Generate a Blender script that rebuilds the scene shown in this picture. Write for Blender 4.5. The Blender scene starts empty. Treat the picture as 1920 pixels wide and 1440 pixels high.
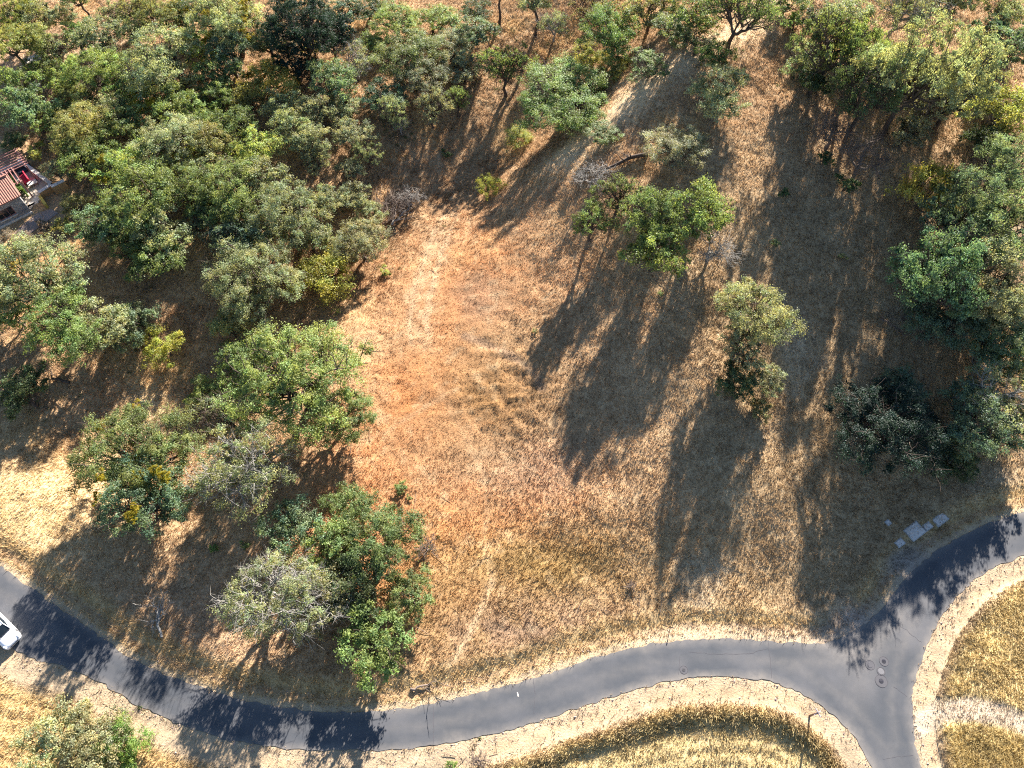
import bpy, bmesh, math, random
import numpy as np
from mathutils import Vector, Matrix
from mathutils.geometry import delaunay_2d_cdt

R_ = math.radians
sc = bpy.context.scene
col = sc.collection
rng = np.random.default_rng(7)
random.seed(7)

# ------------------------------------------------------------------ camera
PITCH = 60.0            # degrees below the horizon
FPX = 1400.0            # focal length in photo pixels (1920 wide)
CAMH = 72.4             # metres above the road
cam_d = bpy.data.cameras.new('camera')
cam = bpy.data.objects.new('camera', cam_d)
col.objects.link(cam)
cam.location = (0, 0, CAMH)
cam.rotation_euler = (R_(90 - PITCH), 0, 0)
cam_d.sensor_width = 36.0
cam_d.lens = 36.0 * FPX / 1920.0
cam_d.clip_start = 0.5
cam_d.clip_end = 6000
sc.camera = cam

# ------------------------------------------------------------------ light
SUN_EL = 25.5
SUN_AZ = 20.0           # to the right of straight ahead
w = bpy.data.worlds.new('World')
sc.world = w
w.use_nodes = True
nt = w.node_tree
bg = nt.nodes['Background']
sky = nt.nodes.new('ShaderNodeTexSky')
sky.sky_type = 'NISHITA'
sky.sun_disc = False
sky.sun_elevation = R_(SUN_EL)
sky.sun_rotation = R_(SUN_AZ)
sky.air_density = 0.85
sky.dust_density = 0.1
sky.ozone_density = 1.8
nt.links.new(sky.outputs[0], bg.inputs[0])
bg.inputs[1].default_value = 0.05
sl = bpy.data.lights.new('sun', 'SUN')
sl.energy = 5.0
sl.angle = R_(0.55)
sl.color = (1.0, 0.93, 0.85)
so = bpy.data.objects.new('sun', sl)
col.objects.link(so)
so.location = (40, 120, 90)
_ce = math.cos(R_(SUN_EL))
sun_vec = Vector((-math.sin(R_(SUN_AZ)) * _ce, -math.cos(R_(SUN_AZ)) * _ce, -math.sin(R_(SUN_EL))))
so.rotation_euler = sun_vec.to_track_quat('-Z', 'Y').to_euler()
sc.view_settings.view_transform = 'Standard'
sc.view_settings.look = 'None'
sc.view_settings.exposure = 2.14
sc.view_settings.gamma = 1.0
sc.view_settings.use_curve_mapping = False
sc.cycles.max_bounces = 6
sc.cycles.diffuse_bounces = 2
sc.cycles.transmission_bounces = 4
sc.cycles.transparent_max_bounces = 8
sc.cycles.use_denoising = False
sc.cycles.pixel_filter_type = 'BLACKMAN_HARRIS'
sc.cycles.filter_width = 1.15

# ------------------------------------------------------------------ numbers
_cp, _sp = math.cos(R_(PITCH)), math.sin(R_(PITCH))

def px_ray(px, py):
    """direction of the photo pixel, forward component 1"""
    a = (np.asarray(px, float) - 960) / FPX
    b = -(np.asarray(py, float) - 720) / FPX
    return a, _cp + b * _sp, -_sp + b * _cp

def flat(px, py, z=0.0):
    dx, dy, dz = px_ray(px, py)
    t = (z - CAMH) / dz
    return dx * t, dy * t

def to_px(x, y, z):
    zz = z - CAMH
    fwd = y * _cp - zz * _sp
    up = y * _sp + zz * _cp
    fwd = np.maximum(fwd, 1.0)
    return 960 + FPX * x / fwd, 720 - FPX * up / fwd, fwd

def _hash(ix, iy, seed):
    h = (ix.astype(np.int64) * 374761393 + iy.astype(np.int64) * 668265263 + seed * 1442695041) & 0xFFFFFFFF
    h = ((h ^ (h >> 13)) * 1274126177) & 0xFFFFFFFF
    h = h ^ (h >> 16)
    return (h & 0xFFFF) / 65535.0

def vnoise(x, y, seed=0):
    x = np.asarray(x, float); y = np.asarray(y, float)
    ix = np.floor(x); iy = np.floor(y)
    fx = x - ix; fy = y - iy
    fx = fx * fx * (3 - 2 * fx); fy = fy * fy * (3 - 2 * fy)
    ix = ix.astype(np.int64); iy = iy.astype(np.int64)
    a = _hash(ix, iy, seed); b = _hash(ix + 1, iy, seed)
    c = _hash(ix, iy + 1, seed); d = _hash(ix + 1, iy + 1, seed)
    return (a * (1 - fx) + b * fx) * (1 - fy) + (c * (1 - fx) + d * fx) * fy

def fbm(x, y, seed=0, octv=3):
    s = 0; a = 1.0; t = 0
    for k in range(octv):
        s = s + a * vnoise(x * 2 ** k, y * 2 ** k, seed + k * 17); t += a; a *= 0.55
    return s / t          # 0..1

def sstep(a, b, x):
    t = np.clip((np.asarray(x, float) - a) / (b - a), 0, 1)
    return t * t * (3 - 2 * t)

def seg_dist(x, y, P, closed=False):
    x = np.asarray(x, float); y = np.asarray(y, float)
    d = np.full(x.shape, 1e9)
    n = len(P)
    for i in range(n if closed else n - 1):
        ax, ay = P[i]; bx, by = P[(i + 1) % n]
        vx, vy = bx - ax, by - ay
        t = np.clip(((x - ax) * vx + (y - ay) * vy) / (vx * vx + vy * vy + 1e-9), 0, 1)
        d = np.minimum(d, (x - ax - t * vx) ** 2 + (y - ay - t * vy) ** 2)
    return np.sqrt(d)

def inside(x, y, P):
    x = np.asarray(x, float); y = np.asarray(y, float)
    c = np.zeros(x.shape, bool)
    n = len(P)
    for i in range(n):
        ax, ay = P[i]; bx, by = P[(i + 1) % n]
        if ay == by:
            continue
        hit = ((ay > y) != (by > y)) & (x < (bx - ax) * (y - ay) / (by - ay) + ax)
        c ^= hit
    return c

def W(pts):
    a = np.array(pts, float)
    x, y = flat(a[:, 0], a[:, 1])
    return list(zip(x.tolist(), y.tolist()))

# the road outline (north side left to right, then back along the south side)
NORTH = [(-160, 965), (-80, 1012), (0, 1061), (45, 1093), (83, 1120), (143, 1160), (187, 1193), (240, 1231), (317, 1269), (397, 1297),
         (473, 1317), (553, 1330), (633, 1336), (735, 1332), (800, 1321), (860, 1308), (920, 1294), (980, 1278), (1040, 1258),
         (1100, 1237), (1160, 1220), (1220, 1208), (1290, 1200), (1370, 1198), (1440, 1202), (1500, 1207), (1545, 1206),
         (1580, 1196), (1620, 1172), (1650, 1146), (1672, 1118), (1690, 1090), (1720, 1062), (1760, 1030), (1810, 1000),
         (1860, 978), (1920, 958), (2000, 936), (2120, 915)]
SOUTH = [(2120, 1000), (2000, 1012), (1920, 1040), (1860, 1065), (1815, 1095), (1785, 1127), (1762, 1160), (1744, 1195), (1727, 1235), (1714, 1275),
         (1708, 1320), (1712, 1370), (1722, 1420), (1738, 1480), (1760, 1540), (1668, 1540), (1650, 1470), (1627, 1420), (1600, 1378), (1570, 1346),
         (1535, 1318), (1500, 1297), (1460, 1281), (1420, 1273), (1360, 1268), (1300, 1270), (1250, 1277), (1180, 1295),
         (1110, 1318), (1040, 1342), (980, 1362), (920, 1378), (860, 1392), (790, 1402), (700, 1407), (600, 1406), (530, 1404),
         (433, 1389), (380, 1373), (333, 1357), (287, 1337), (233, 1307), (187, 1277), (140, 1257), (100, 1244), (63, 1236),
         (33, 1221), (-20, 1196), (-80, 1165), (-160, 1120)]
ROAD = W(NORTH + SOUTH)
NORTHW, SOUTHW = W(NORTH), W(SOUTH)
MID = W([(-160, 1040), (0, 1135), (200, 1240), (400, 1342), (640, 1370), (900, 1337), (1200, 1250), (1400, 1235), (1600, 1225), (1720, 1110), (1820, 1045), (1920, 1000), (2120, 955)])
MIDX = np.array([p[0] for p in MID]); MIDY = np.array([p[1] for p in MID])
GULLY = W([(200, 860), (420, 640), (590, 520), (760, 370), (900, 300), (1000, 255), (1090, 160), (1180, 60), (1260, -20)])
RIDGE = W([(1560, 10), (1500, 70), (1440, 130), (1350, 205), (1200, 275), (1120, 315), (1060, 350)])
SCAR = W([(872, 640), (905, 652), (935, 668), (970, 690), (1000, 715), (1015, 745)])
PAD = W([(-120, 250), (60, 270), (150, 350), (120, 430), (40, 470), (-120, 500)])
TRAIL = W([(842, 395), (822, 440), (806, 500), (790, 560), (785, 620), (795, 670), (830, 745), (862, 805), (893, 860), (912, 905), (914, 960),
           (908, 1010), (925, 1085), (905, 1140), (872, 1205), (845, 1250), (826, 1298)])
TRAIL2 = W([(1000, 1090), (975, 1130), (950, 1165)])
TRAIL3 = W([(640, 850), (720, 815), (790, 775), (850, 740)])
TRAIL4 = W([(895, 860), (960, 850), (1010, 900), (1090, 920), (1190, 960)])
DRIVE = W([(1700, 1370), (1760, 1338), (1820, 1330), (1880, 1342), (1960, 1380)])
CRACKS = [W(p) for p in ([(875, 730), (900, 720), (930, 735), (945, 765), (960, 790), (1000, 810)], [(1000, 720), (1020, 750), (985, 775), (975, 800), (1010, 825)],
                         [(870, 740), (880, 780), (920, 840)], [(945, 770), (990, 760), (1025, 790)], [(960, 800), (940, 820), (985, 840), (1030, 830)])]

def height(x, y):
    x = np.asarray(x, float); y = np.asarray(y, float)
    ins = inside(x, y, ROAD)
    d = seg_dist(x, y, ROAD, True)
    ds = np.where(ins, -d, d)
    north = (y > np.interp(x, MIDX, MIDY)).astype(float)
    dp = np.clip(ds, 0, None)
    slope = .015 + .185 * sstep(-8, 26, x)
    z = north * slope * (np.clip(dp - 2.5, 0, 46) + .45 * np.clip(dp - 48.5, 0, 60)) * sstep(1, 14, dp)
    z = z + north * 0.35 * sstep(1.2, 3.0, dp)
    dg = seg_dist(x, y, GULLY)
    z = z - north * 3.5 * np.exp(-(dg / 9.5) ** 2) * sstep(6, 18, dp)
    dr = seg_dist(x, y, RIDGE)
    z = z + north * 1.6 * np.exp(-(dr / 8.0) ** 2)
    # bank below the road in the south
    px, py, _ = to_px(x, y, 0)
    mid_s = (1 - north) * sstep(820, 960, px) * (1 - sstep(1500, 1600, px))
    wig = 0.5 * (fbm(x * .5, y * .5, 91) - .5)
    z = z - mid_s * (.42 * sstep(2.9, 3.9, dp + wig) + 0.03 * np.clip(dp - 4, 0, 40)) + mid_s * 0.12 * np.exp(-((dp + wig - 2.6) / .55) ** 2)
    se = (1 - north) * sstep(1700, 1740, px)
    z = z + se * (0.35 * sstep(1.6, 2.6, dp))
    sw = (1 - north) * (1 - sstep(700, 820, px))
    z = z - sw * 0.03 * np.clip(dp - 2, 0, 50)
    # contour furrows in the mown lots
    fur = mid_s * sstep(4.5, 6, dp) + sw * sstep(1.8, 3, dp) * .8
    ph = dp * 2 * math.pi / 1.15 + 5 * fbm(x * .12, y * .12, 31)
    z = z + fur * 0.05 * np.sin(ph)
    # relief
    k = sstep(0.0, 5.0, dp)
    z = z + k * 0.9 * (fbm(x / 13, y / 13, 3) - .5) * north
    z = z + sstep(0, 1.5, dp) * 0.22 * (fbm(x / 2.2, y / 2.2, 5) - .5)
    z = z + sstep(-.1, 0.6, ds) * 0.12 * (fbm(x / .75, y / .75, 8, 2) - .5)
    wild = sstep(20, 60, y) * north
    z = z + wild * 0.22 * (fbm(x / 1.1, y / 1.1, 12, 2) - .5)
    # erosion scar, cracks, ruts
    dsc = seg_dist(x, y, SCAR) + .5 * (vnoise(x * 1.7, y * 1.7, 44) - .5)
    z = z - 0.13 * np.exp(-(dsc / .45) ** 2) * sstep(.35, .7, vnoise(x * .9, y * .9, 46))
    for c in CRACKS:
        dc = seg_dist(x, y, c) + .4 * (vnoise(x * 1.5, y * 1.5, 45) - .5)
        z = z - 0.07 * np.exp(-(dc / .35) ** 2)
    mound = np.exp(-(((px - 950) / 90) ** 2 + ((py - 745) / 85) ** 2))
    z = z + mound * (.45 + .34 * (fbm(x / 1.1, y / 1.1, 47, 3) - .5) + .5 * (np.abs(vnoise(x / .8, y / .8, 48) - .5)))
    pad = inside(x, y, PAD)
    dpad = np.where(pad, 0, seg_dist(x, y, PAD, True))
    kp = 1 - sstep(0, 6, dpad)
    z = z * (1 - kp) + kp * PADZ
    # sunk a little below the asphalt sheet
    z = np.where(ds < -0.15, -0.05, z)
    return z

PADZ = 0.0
PADZ = float(height(*[np.array([v]) for v in flat(150, 300)])[0])

GRID = None
def ground_z(x, y):
    xs_, ys_, Zg = GRID
    i = int(np.clip(np.searchsorted(xs_, x) - 1, 0, len(xs_) - 2)); j = int(np.clip(np.searchsorted(ys_, y) - 1, 0, len(ys_) - 2))
    u = (x - xs_[i]) / (xs_[i + 1] - xs_[i]); v = (y - ys_[j]) / (ys_[j + 1] - ys_[j])
    return float((Zg[j, i] * (1 - u) + Zg[j, i + 1] * u) * (1 - v) + (Zg[j + 1, i] * (1 - u) + Zg[j + 1, i + 1] * u) * v)

def on_ground(px, py, lift=0.0):
    """point where the photo pixel's ray meets the ground raised by lift"""
    z = 0.0
    for _ in range(14):
        x, y = flat(px, py, z + lift)
        z = 0.5 * z + 0.5 * ground_z(float(x), float(y))
    return float(x), float(y), z

# ------------------------------------------------------------------ ground colour (albedo)
def blob(px, py, cx, cy, rx, ry):
    return np.exp(-(((px - cx) / rx) ** 2 + ((py - cy) / ry) ** 2))

def mixc(c, k, to):
    k = np.clip(k, 0, 1)[:, None]
    return c * (1 - k) + np.array(to)[None, :] * k

def ground_colour(x, y, z):
    px, py, _ = to_px(x, y, np.maximum(z, -2))
    wx = (fbm(x / 4, y / 4, 61) - .5); wy = (fbm(x / 4, y / 4, 62) - .5)
    px = px + wx * 70; py = py + wy * 60
    ds = np.where(inside(x, y, ROAD), -1, 1) * seg_dist(x, y, ROAD, True)
    north = y > np.interp(x, MIDX, MIDY)
    c = np.tile(np.array([.455, .315, .188]), (len(x), 1))
    n1 = fbm(x / 6, y / 6, 21); n2 = fbm(x / 1.6, y / 1.6, 22); n3 = fbm(x / .6, y / .6, 23, 2)
    # woodland floor
    wood = sstep(0, 120, (960 - px) * .55 + (520 - py))
    c = mixc(c, wood * .75, (.42, .28, .165))
    c = mixc(c, wood * sstep(.5, .75, n1) * .7, (.52, .36, .19))
    c = mixc(c, blob(px, py, 90, 120, 160, 60) * 1.2, (.58, .43, .30))
    c = mixc(c, blob(px, py, 220, 90, 40, 60), (.56, .43, .30))
    # the open field
    for (a, b, rx, ry, k) in ((770, 740, 110, 110, 1.0), (700, 880, 110, 110, .7), (850, 1000, 190, 120, .75), (900, 520, 160, 130, .75), (820, 620, 130, 120, .7), (980, 930, 160, 80, .4), (700, 1060, 110, 90, .6), (640, 1020, 110, 120, .5)):
        c = mixc(c, blob(px, py, a, b, rx, ry) * k * (.6 + .8 * (n2 - .2)), (.47, .222, .102))
    c = mixc(c, blob(px, py, 930, 740, 95, 105) * .95, (.34, .195, .09))
    c = mixc(c, blob(px, py, 950, 745, 95, 90) * sstep(.5, .62, fbm(x / .8, y / .8, 49, 2)) * .6, (.22, .135, .075))
    c = mixc(c, blob(px, py, 1010, 1060, 230, 80) * .85, (.335, .225, .095))
    c = mixc(c, blob(px, py, 780, 1170, 150, 100) * .7, (.33, .205, .095))
    c = mixc(c, blob(px, py, 1000, 1180, 240, 42) * sstep(.3, .6, n2) * .9, (.27, .185, .125))
    c = mixc(c, blob(px, py, 1380, 1100, 140, 60) * .7, (.40, .27, .14))
    c = mixc(c, blob(px, py, 700, 640, 90, 50) * .4, (.50, .34, .20))
    c = mixc(c, blob(px, py, 960, 640, 80, 60) * .5, (.46, .31, .18))
    c = mixc(c, blob(px, py, 900, 560, 60, 40) * .4, (.30, .22, .165))
    c = mixc(c, blob(px, py, 1000, 880, 110, 60) * .5, (.42, .28, .19))
    # right-hand slope, greyer stubble
    rt = sstep(1150, 1400, px) * sstep(200, 420, py) * north
    c = mixc(c, rt * .7, (.385, .285, .172))
    c = mixc(c, rt * sstep(.55, .8, n1) * .6, (.50, .41, .29))
    # bright dry grass beside the road in the west
    c = mixc(c, blob(px, py, 50, 950, 150, 110) * 1.2, (.62, .47, .27))
    c = mixc(c, blob(px, py, 290, 765, 60, 40), (.60, .45, .27))
    c = mixc(c, blob(px, py, 420, 1150, 200, 90) * .55, (.43, .29, .19))
    # ridge path and trails
    dr = seg_dist(x, y, RIDGE) + 1.6 * (n2 - .5)
    c = mixc(c, (1 - sstep(1.2, 4.6, dr)) * .95, (.62, .46, .29))
    dt = seg_dist(x, y, TRAIL) + .5 * (n2 - .5)
    up = 1 - sstep(600, 680, py)
    c = mixc(c, (1 - sstep(.1, .5, dt)) * (.10 + .35 * sstep(1050, 1120, py)), (.60, .46, .30))
    c = mixc(c, np.exp(-((dt - 1.0) / .38) ** 2) * up * .5, (.60, .45, .29))
    c = mixc(c, (1 - sstep(.8, 3.0, dt)) * up * .35 * sstep(.25, .65, n3), (.58, .43, .28))
    for T in (TRAIL2, TRAIL3, TRAIL4):
        d_ = seg_dist(x, y, T) + .4 * (n2 - .5)
        c = mixc(c, (1 - sstep(.1, .5, d_)) * .2, (.56, .42, .27))
    dsc = seg_dist(x, y, SCAR)
    c = mixc(c, (1 - sstep(.2, .7, dsc + .5 * (n2 - .5))) * .5, (.27, .20, .15))
    # verge
    nv = np.where(north, 1., 0.)
    e = ds + .7 * (n2 - .5)
    c = mixc(c, nv * (1 - sstep(1.8, 3.6, e)) * .85, (.50, .365, .19))
    c = mixc(c, nv * np.exp(-((e - 1.15) / .35) ** 2) * .6, (.42, .29, .19))
    c = mixc(c, nv * (1 - sstep(.3, .9, e)) * .8, (.46, .36, .25))
    c = mixc(c, nv * sstep(1150, 1250, px) * (1 - sstep(1600, 1660, px)) * (1 - sstep(1.0, 1.8, e)) * .8, (.47, .365, .25))
    sv = 1 - nv
    mid_s = sv * sstep(820, 960, px) * (1 - sstep(1560, 1640, px))
    se = sv * sstep(1690, 1740, px)
    sw = sv * (1 - sstep(700, 900, px))
    c = mixc(c, sv, (.46, .33, .165))
    c = mixc(c, mid_s * sstep(2.2, 3.2, e), (.46, .365, .195))
    c = mixc(c, mid_s * sstep(4.2, 6, e) * .6, (.49, .385, .215))
    c = mixc(c, se * sstep(1.4, 2.3, e), (.57, .455, .25))
    c = mixc(c, se * sstep(1.4, 2.3, e) * sstep(.45, .7, n1), (.49, .39, .20))
    c = mixc(c, sw * sstep(1.5, 2.6, e) * .8, (.52, .37, .19))
    c = mixc(c, sv * (1 - sstep(1.9, 3.0, e)) * .9, (.41, .32, .225))
    c = mixc(c, sv * np.exp(-((e - 1.2) / .5) ** 2) * .5 * sstep(.4, .6, n1), (.46, .33, .20))
    ddr = seg_dist(x, y, DRIVE) + .6 * (n2 - .5)
    c = mixc(c, sv * (1 - sstep(.6, 1.3, ddr)), (.47, .385, .29))
    dj, ej = flat(1600, 1170)
    c = mixc(c, nv * blob(px, py, 1590, 1165, 75, 35) * .9, (.42, .34, .28))
    c = mixc(c, nv * blob(px, py, 1700, 1050, 60, 45) * (1 - sstep(1.5, 3, e)), (.35, .30, .25))
    # patchiness that belongs to the vegetation itself
    v = .80 + .30 * n2 + .22 * (n3 - .5) + .18 * (n1 - .5)
    c = c * v[:, None]
    thatch = sstep(.62, .8, fbm(x / .9, y / .9, 71, 2)) * .25
    c = mixc(c, thatch * (ds > 1.2), (.60, .48, .31))
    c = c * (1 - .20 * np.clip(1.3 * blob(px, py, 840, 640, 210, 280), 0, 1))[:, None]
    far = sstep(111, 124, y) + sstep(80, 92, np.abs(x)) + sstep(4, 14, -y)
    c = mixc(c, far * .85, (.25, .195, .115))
    mean_ = c.mean(1)[:, None]
    c = mean_ + (c - mean_) * 1.10
    return np.clip(c, .02, .9)

def ground_detail(x, y, z):
    px, py, _ = to_px(x, y, np.maximum(z, -2))
    ds = np.where(inside(x, y, ROAD), -1, 1) * seg_dist(x, y, ROAD, True) + .8 * (fbm(x / 1.6, y / 1.6, 22) - .5)
    north = y > np.interp(x, MIDX, MIDY)
    k = np.ones(len(x))
    k *= 1 - .7 * np.where(north, 1 - sstep(.9, 1.8, ds), 1 - sstep(1.9, 3.0, ds))
    k *= 1 - .7 * (1 - sstep(1.5, 4.5, seg_dist(x, y, RIDGE)))
    k *= 1 - .7 * (1 - sstep(.6, 1.3, seg_dist(x, y, DRIVE)))
    k *= 1 - .4 * np.clip(1.2 * blob(px, py, 820, 700, 190, 280), 0, 1)
    return k

# ------------------------------------------------------------------ materials
def new_mat(name):
    m = bpy.data.materials.new(name)
    m.use_nodes = True
    n = m.node_tree.nodes
    return m, m.node_tree, n, m.node_tree.links, n['Principled BSDF']

def mat_plain(name, rgb, rough=.8, metal=0.0, scale=8.0, var=.18, bump=.0, spec=.3, coat=0.0):
    m, t, n, l, p = new_mat(name)
    tc = n.new('ShaderNodeTexCoord')
    no = n.new('ShaderNodeTexNoise'); no.inputs['Scale'].default_value = scale; no.inputs['Detail'].default_value = 5
    l.new(tc.outputs['Object'], no.inputs['Vector'])
    mx = n.new('ShaderNodeMix'); mx.data_type = 'RGBA'
    mx.inputs[6].default_value = (*[v * (1 - var) for v in rgb], 1)
    mx.inputs[7].default_value = (*[min(1, v * (1 + var)) for v in rgb], 1)
    l.new(no.outputs['Fac'], mx.inputs[0])
    l.new(mx.outputs[2], p.inputs['Base Color'])
    p.inputs['Roughness'].default_value = rough
    p.inputs['Metallic'].default_value = metal
    p.inputs['Specular IOR Level'].default_value = spec
    p.inputs['Coat Weight'].default_value = coat
    if bump:
        b = n.new('ShaderNodeBump'); b.inputs['Strength'].default_value = bump; b.inputs['Distance'].default_value = .05
        l.new(no.outputs['Fac'], b.inputs['Height']); l.new(b.outputs[0], p.inputs['Normal'])
    return m

def mat_ground():
    m, t, n, l, p = new_mat('dry_ground')
    at = n.new('ShaderNodeAttribute'); at.attribute_name = 'soil'
    tc = n.new('ShaderNodeTexCoord')
    a = n.new('ShaderNodeTexNoise'); a.inputs['Scale'].default_value = 5.5; a.inputs['Detail'].default_value = 6; a.inputs['Roughness'].default_value = .7
    b = n.new('ShaderNodeTexNoise'); b.inputs['Scale'].default_value = 1.3; b.inputs['Detail'].default_value = 4; b.inputs['Distortion'].default_value = 1.2
    mp = n.new('ShaderNodeMapping'); mp.inputs['Scale'].default_value = (1, .35, 1); mp.inputs['Rotation'].default_value = (0, 0, .5)
    g = n.new('ShaderNodeTexNoise'); g.inputs['Scale'].default_value = 11; g.inputs['Detail'].default_value = 3; g.inputs['Distortion'].default_value = 2.0
    l.new(tc.outputs['Object'], a.inputs['Vector']); l.new(tc.outputs['Object'], b.inputs['Vector'])
    l.new(tc.outputs['Object'], mp.inputs['Vector']); l.new(mp.outputs[0], g.inputs['Vector'])
    def ramp(src, lo, hi, v0, v1):
        r = n.new('ShaderNodeMapRange'); r.inputs[1].default_value = lo; r.inputs[2].default_value = hi
        r.inputs[3].default_value = v0; r.inputs[4].default_value = v1
        l.new(src, r.inputs[0]); return r.outputs[0]
    m1 = n.new('ShaderNodeMath'); m1.operation = 'MULTIPLY'
    l.new(ramp(a.outputs['Fac'], 0.3, .7, .60, 1.32), m1.inputs[0]); l.new(ramp(b.outputs['Fac'], .3, .7, .86, 1.14), m1.inputs[1])
    m2 = n.new('ShaderNodeMath'); m2.operation = 'MULTIPLY'
    l.new(m1.outputs[0], m2.inputs[0]); l.new(ramp(g.outputs['Fac'], .35, .65, .82, 1.2), m2.inputs[1])
    mxd = n.new('ShaderNodeMix'); mxd.inputs[2].default_value = 1.0
    l.new(at.outputs['Alpha'], mxd.inputs[0]); l.new(m2.outputs[0], mxd.inputs[3])
    vm = n.new('ShaderNodeVectorMath'); vm.operation = 'SCALE'
    l.new(at.outputs['Color'], vm.inputs[0]); l.new(mxd.outputs[0], vm.inputs['Scale'])
    l.new(vm.outputs[0], p.inputs['Base Color'])
    p.inputs['Roughness'].default_value = .95; p.inputs['Specular IOR Level'].default_value = .1
    bp = n.new('ShaderNodeBump'); bp.inputs['Strength'].default_value = .8; bp.inputs['Distance'].default_value = .12
    l.new(a.outputs['Fac'], bp.inputs['Height']); l.new(bp.outputs[0], p.inputs['Normal'])
    return m

def mat_leaf(name='leaves', trans=.42):
    m, t, n, l, p = new_mat(name)
    oi = n.new('ShaderNodeObjectInfo')
    at = n.new('ShaderNodeAttribute'); at.attribute_name = 'tint'
    mu = n.new('ShaderNodeVectorMath'); mu.operation = 'MULTIPLY'
    l.new(oi.outputs['Color'], mu.inputs[0]); l.new(at.outputs['Color'], mu.inputs[1])
    l.new(mu.outputs[0], p.inputs['Base Color'])
    p.inputs['Roughness'].default_value = .5; p.inputs['Specular IOR Level'].default_value = .3
    tr = n.new('ShaderNodeBsdfTranslucent')
    sc_ = n.new('ShaderNodeVectorMath'); sc_.operation = 'MULTIPLY'; sc_.inputs[1].default_value = (1.25, 1.25, .7)
    l.new(mu.outputs[0], sc_.inputs[0]); l.new(sc_.outputs[0], tr.inputs['Color'])
    ms = n.new('ShaderNodeMixShader'); ms.inputs[0].default_value = trans
    l.new(p.outputs[0], ms.inputs[1]); l.new(tr.outputs[0], ms.inputs[2])
    l.new(ms.outputs[0], n['Material Output'].inputs['Surface'])
    return m

def mat_grass():
    m, t, n, l, p = new_mat('straw')
    at = n.new('ShaderNodeAttribute'); at.attribute_name = 'tint'
    l.new(at.outputs['Color'], p.inputs['Base Color'])
    p.inputs['Roughness'].default_value = .8; p.inputs['Specular IOR Level'].default_value = .2
    tr = n.new('ShaderNodeBsdfTranslucent'); l.new(at.outputs['Color'], tr.inputs['Color'])
    ms = n.new('ShaderNodeMixShader'); ms.inputs[0].default_value = .35
    l.new(p.outputs[0], ms.inputs[1]); l.new(tr.outputs[0], ms.inputs[2])
    l.new(ms.outputs[0], n['Material Output'].inputs['Surface'])
    return m

def mat_asphalt():
    m, t, n, l, p = new_mat('asphalt')
    tc = n.new('ShaderNodeTexCoord')
    a = n.new('ShaderNodeTexNoise'); a.inputs['Scale'].default_value = .22; a.inputs['Detail'].default_value = 5; a.inputs['Roughness'].default_value = .6
    b = n.new('ShaderNodeTexNoise'); b.inputs['Scale'].default_value = 30; b.inputs['Detail'].default_value = 3
    g = n.new('ShaderNodeTexNoise'); g.inputs['Scale'].default_value = 1.4; g.inputs['Detail'].default_value = 6; g.inputs['Roughness'].default_value = .7
    for q in (a, b, g): l.new(tc.outputs['Object'], q.inputs['Vector'])
    r = n.new('ShaderNodeValToRGB')
    r.color_ramp.elements[0].position = .40; r.color_ramp.elements[0].color = (.056, .062, .072, 1)
    r.color_ramp.elements[1].position = .68; r.color_ramp.elements[1].color = (.092, .094, .102, 1)
    l.new(a.outputs['Fac'], r.inputs[0])
    at = n.new('ShaderNodeAttribute'); at.attribute_name = 'dust'
    mx = n.new('ShaderNodeMix'); mx.data_type = 'RGBA'; mx.inputs[7].default_value = (.20, .18, .16, 1)
    md = n.new('ShaderNodeMath'); md.operation = 'MULTIPLY'; md.inputs[1].default_value = 1.6
    l.new(g.outputs['Fac'], md.inputs[0])
    md2 = n.new('ShaderNodeMath'); md2.operation = 'MULTIPLY'; l.new(md.outputs[0], md2.inputs[0]); l.new(at.outputs['Fac'], md2.inputs[1])
    l.new(md2.outputs[0], mx.inputs[0]); l.new(r.outputs[0], mx.inputs[6])
    mr = n.new('ShaderNodeMapRange'); mr.inputs[1].default_value = .3; mr.inputs[2].default_value = .7; mr.inputs[3].default_value = .85; mr.inputs[4].default_value = 1.15
    l.new(b.outputs['Fac'], mr.inputs[0])
    vm = n.new('ShaderNodeVectorMath'); vm.operation = 'SCALE'; l.new(mx.outputs[2], vm.inputs[0]); l.new(mr.outputs[0], vm.inputs['Scale'])
    l.new(vm.outputs[0], p.inputs['Base Color'])
    p.inputs['Roughness'].default_value = .82; p.inputs['Specular IOR Level'].default_value = .3
    bp = n.new('ShaderNodeBump'); bp.inputs['Strength'].default_value = .25; bp.inputs['Distance'].default_value = .02
    l.new(b.outputs['Fac'], bp.inputs['Height']); l.new(bp.outputs[0], p.inputs['Normal'])
    return m

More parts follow.
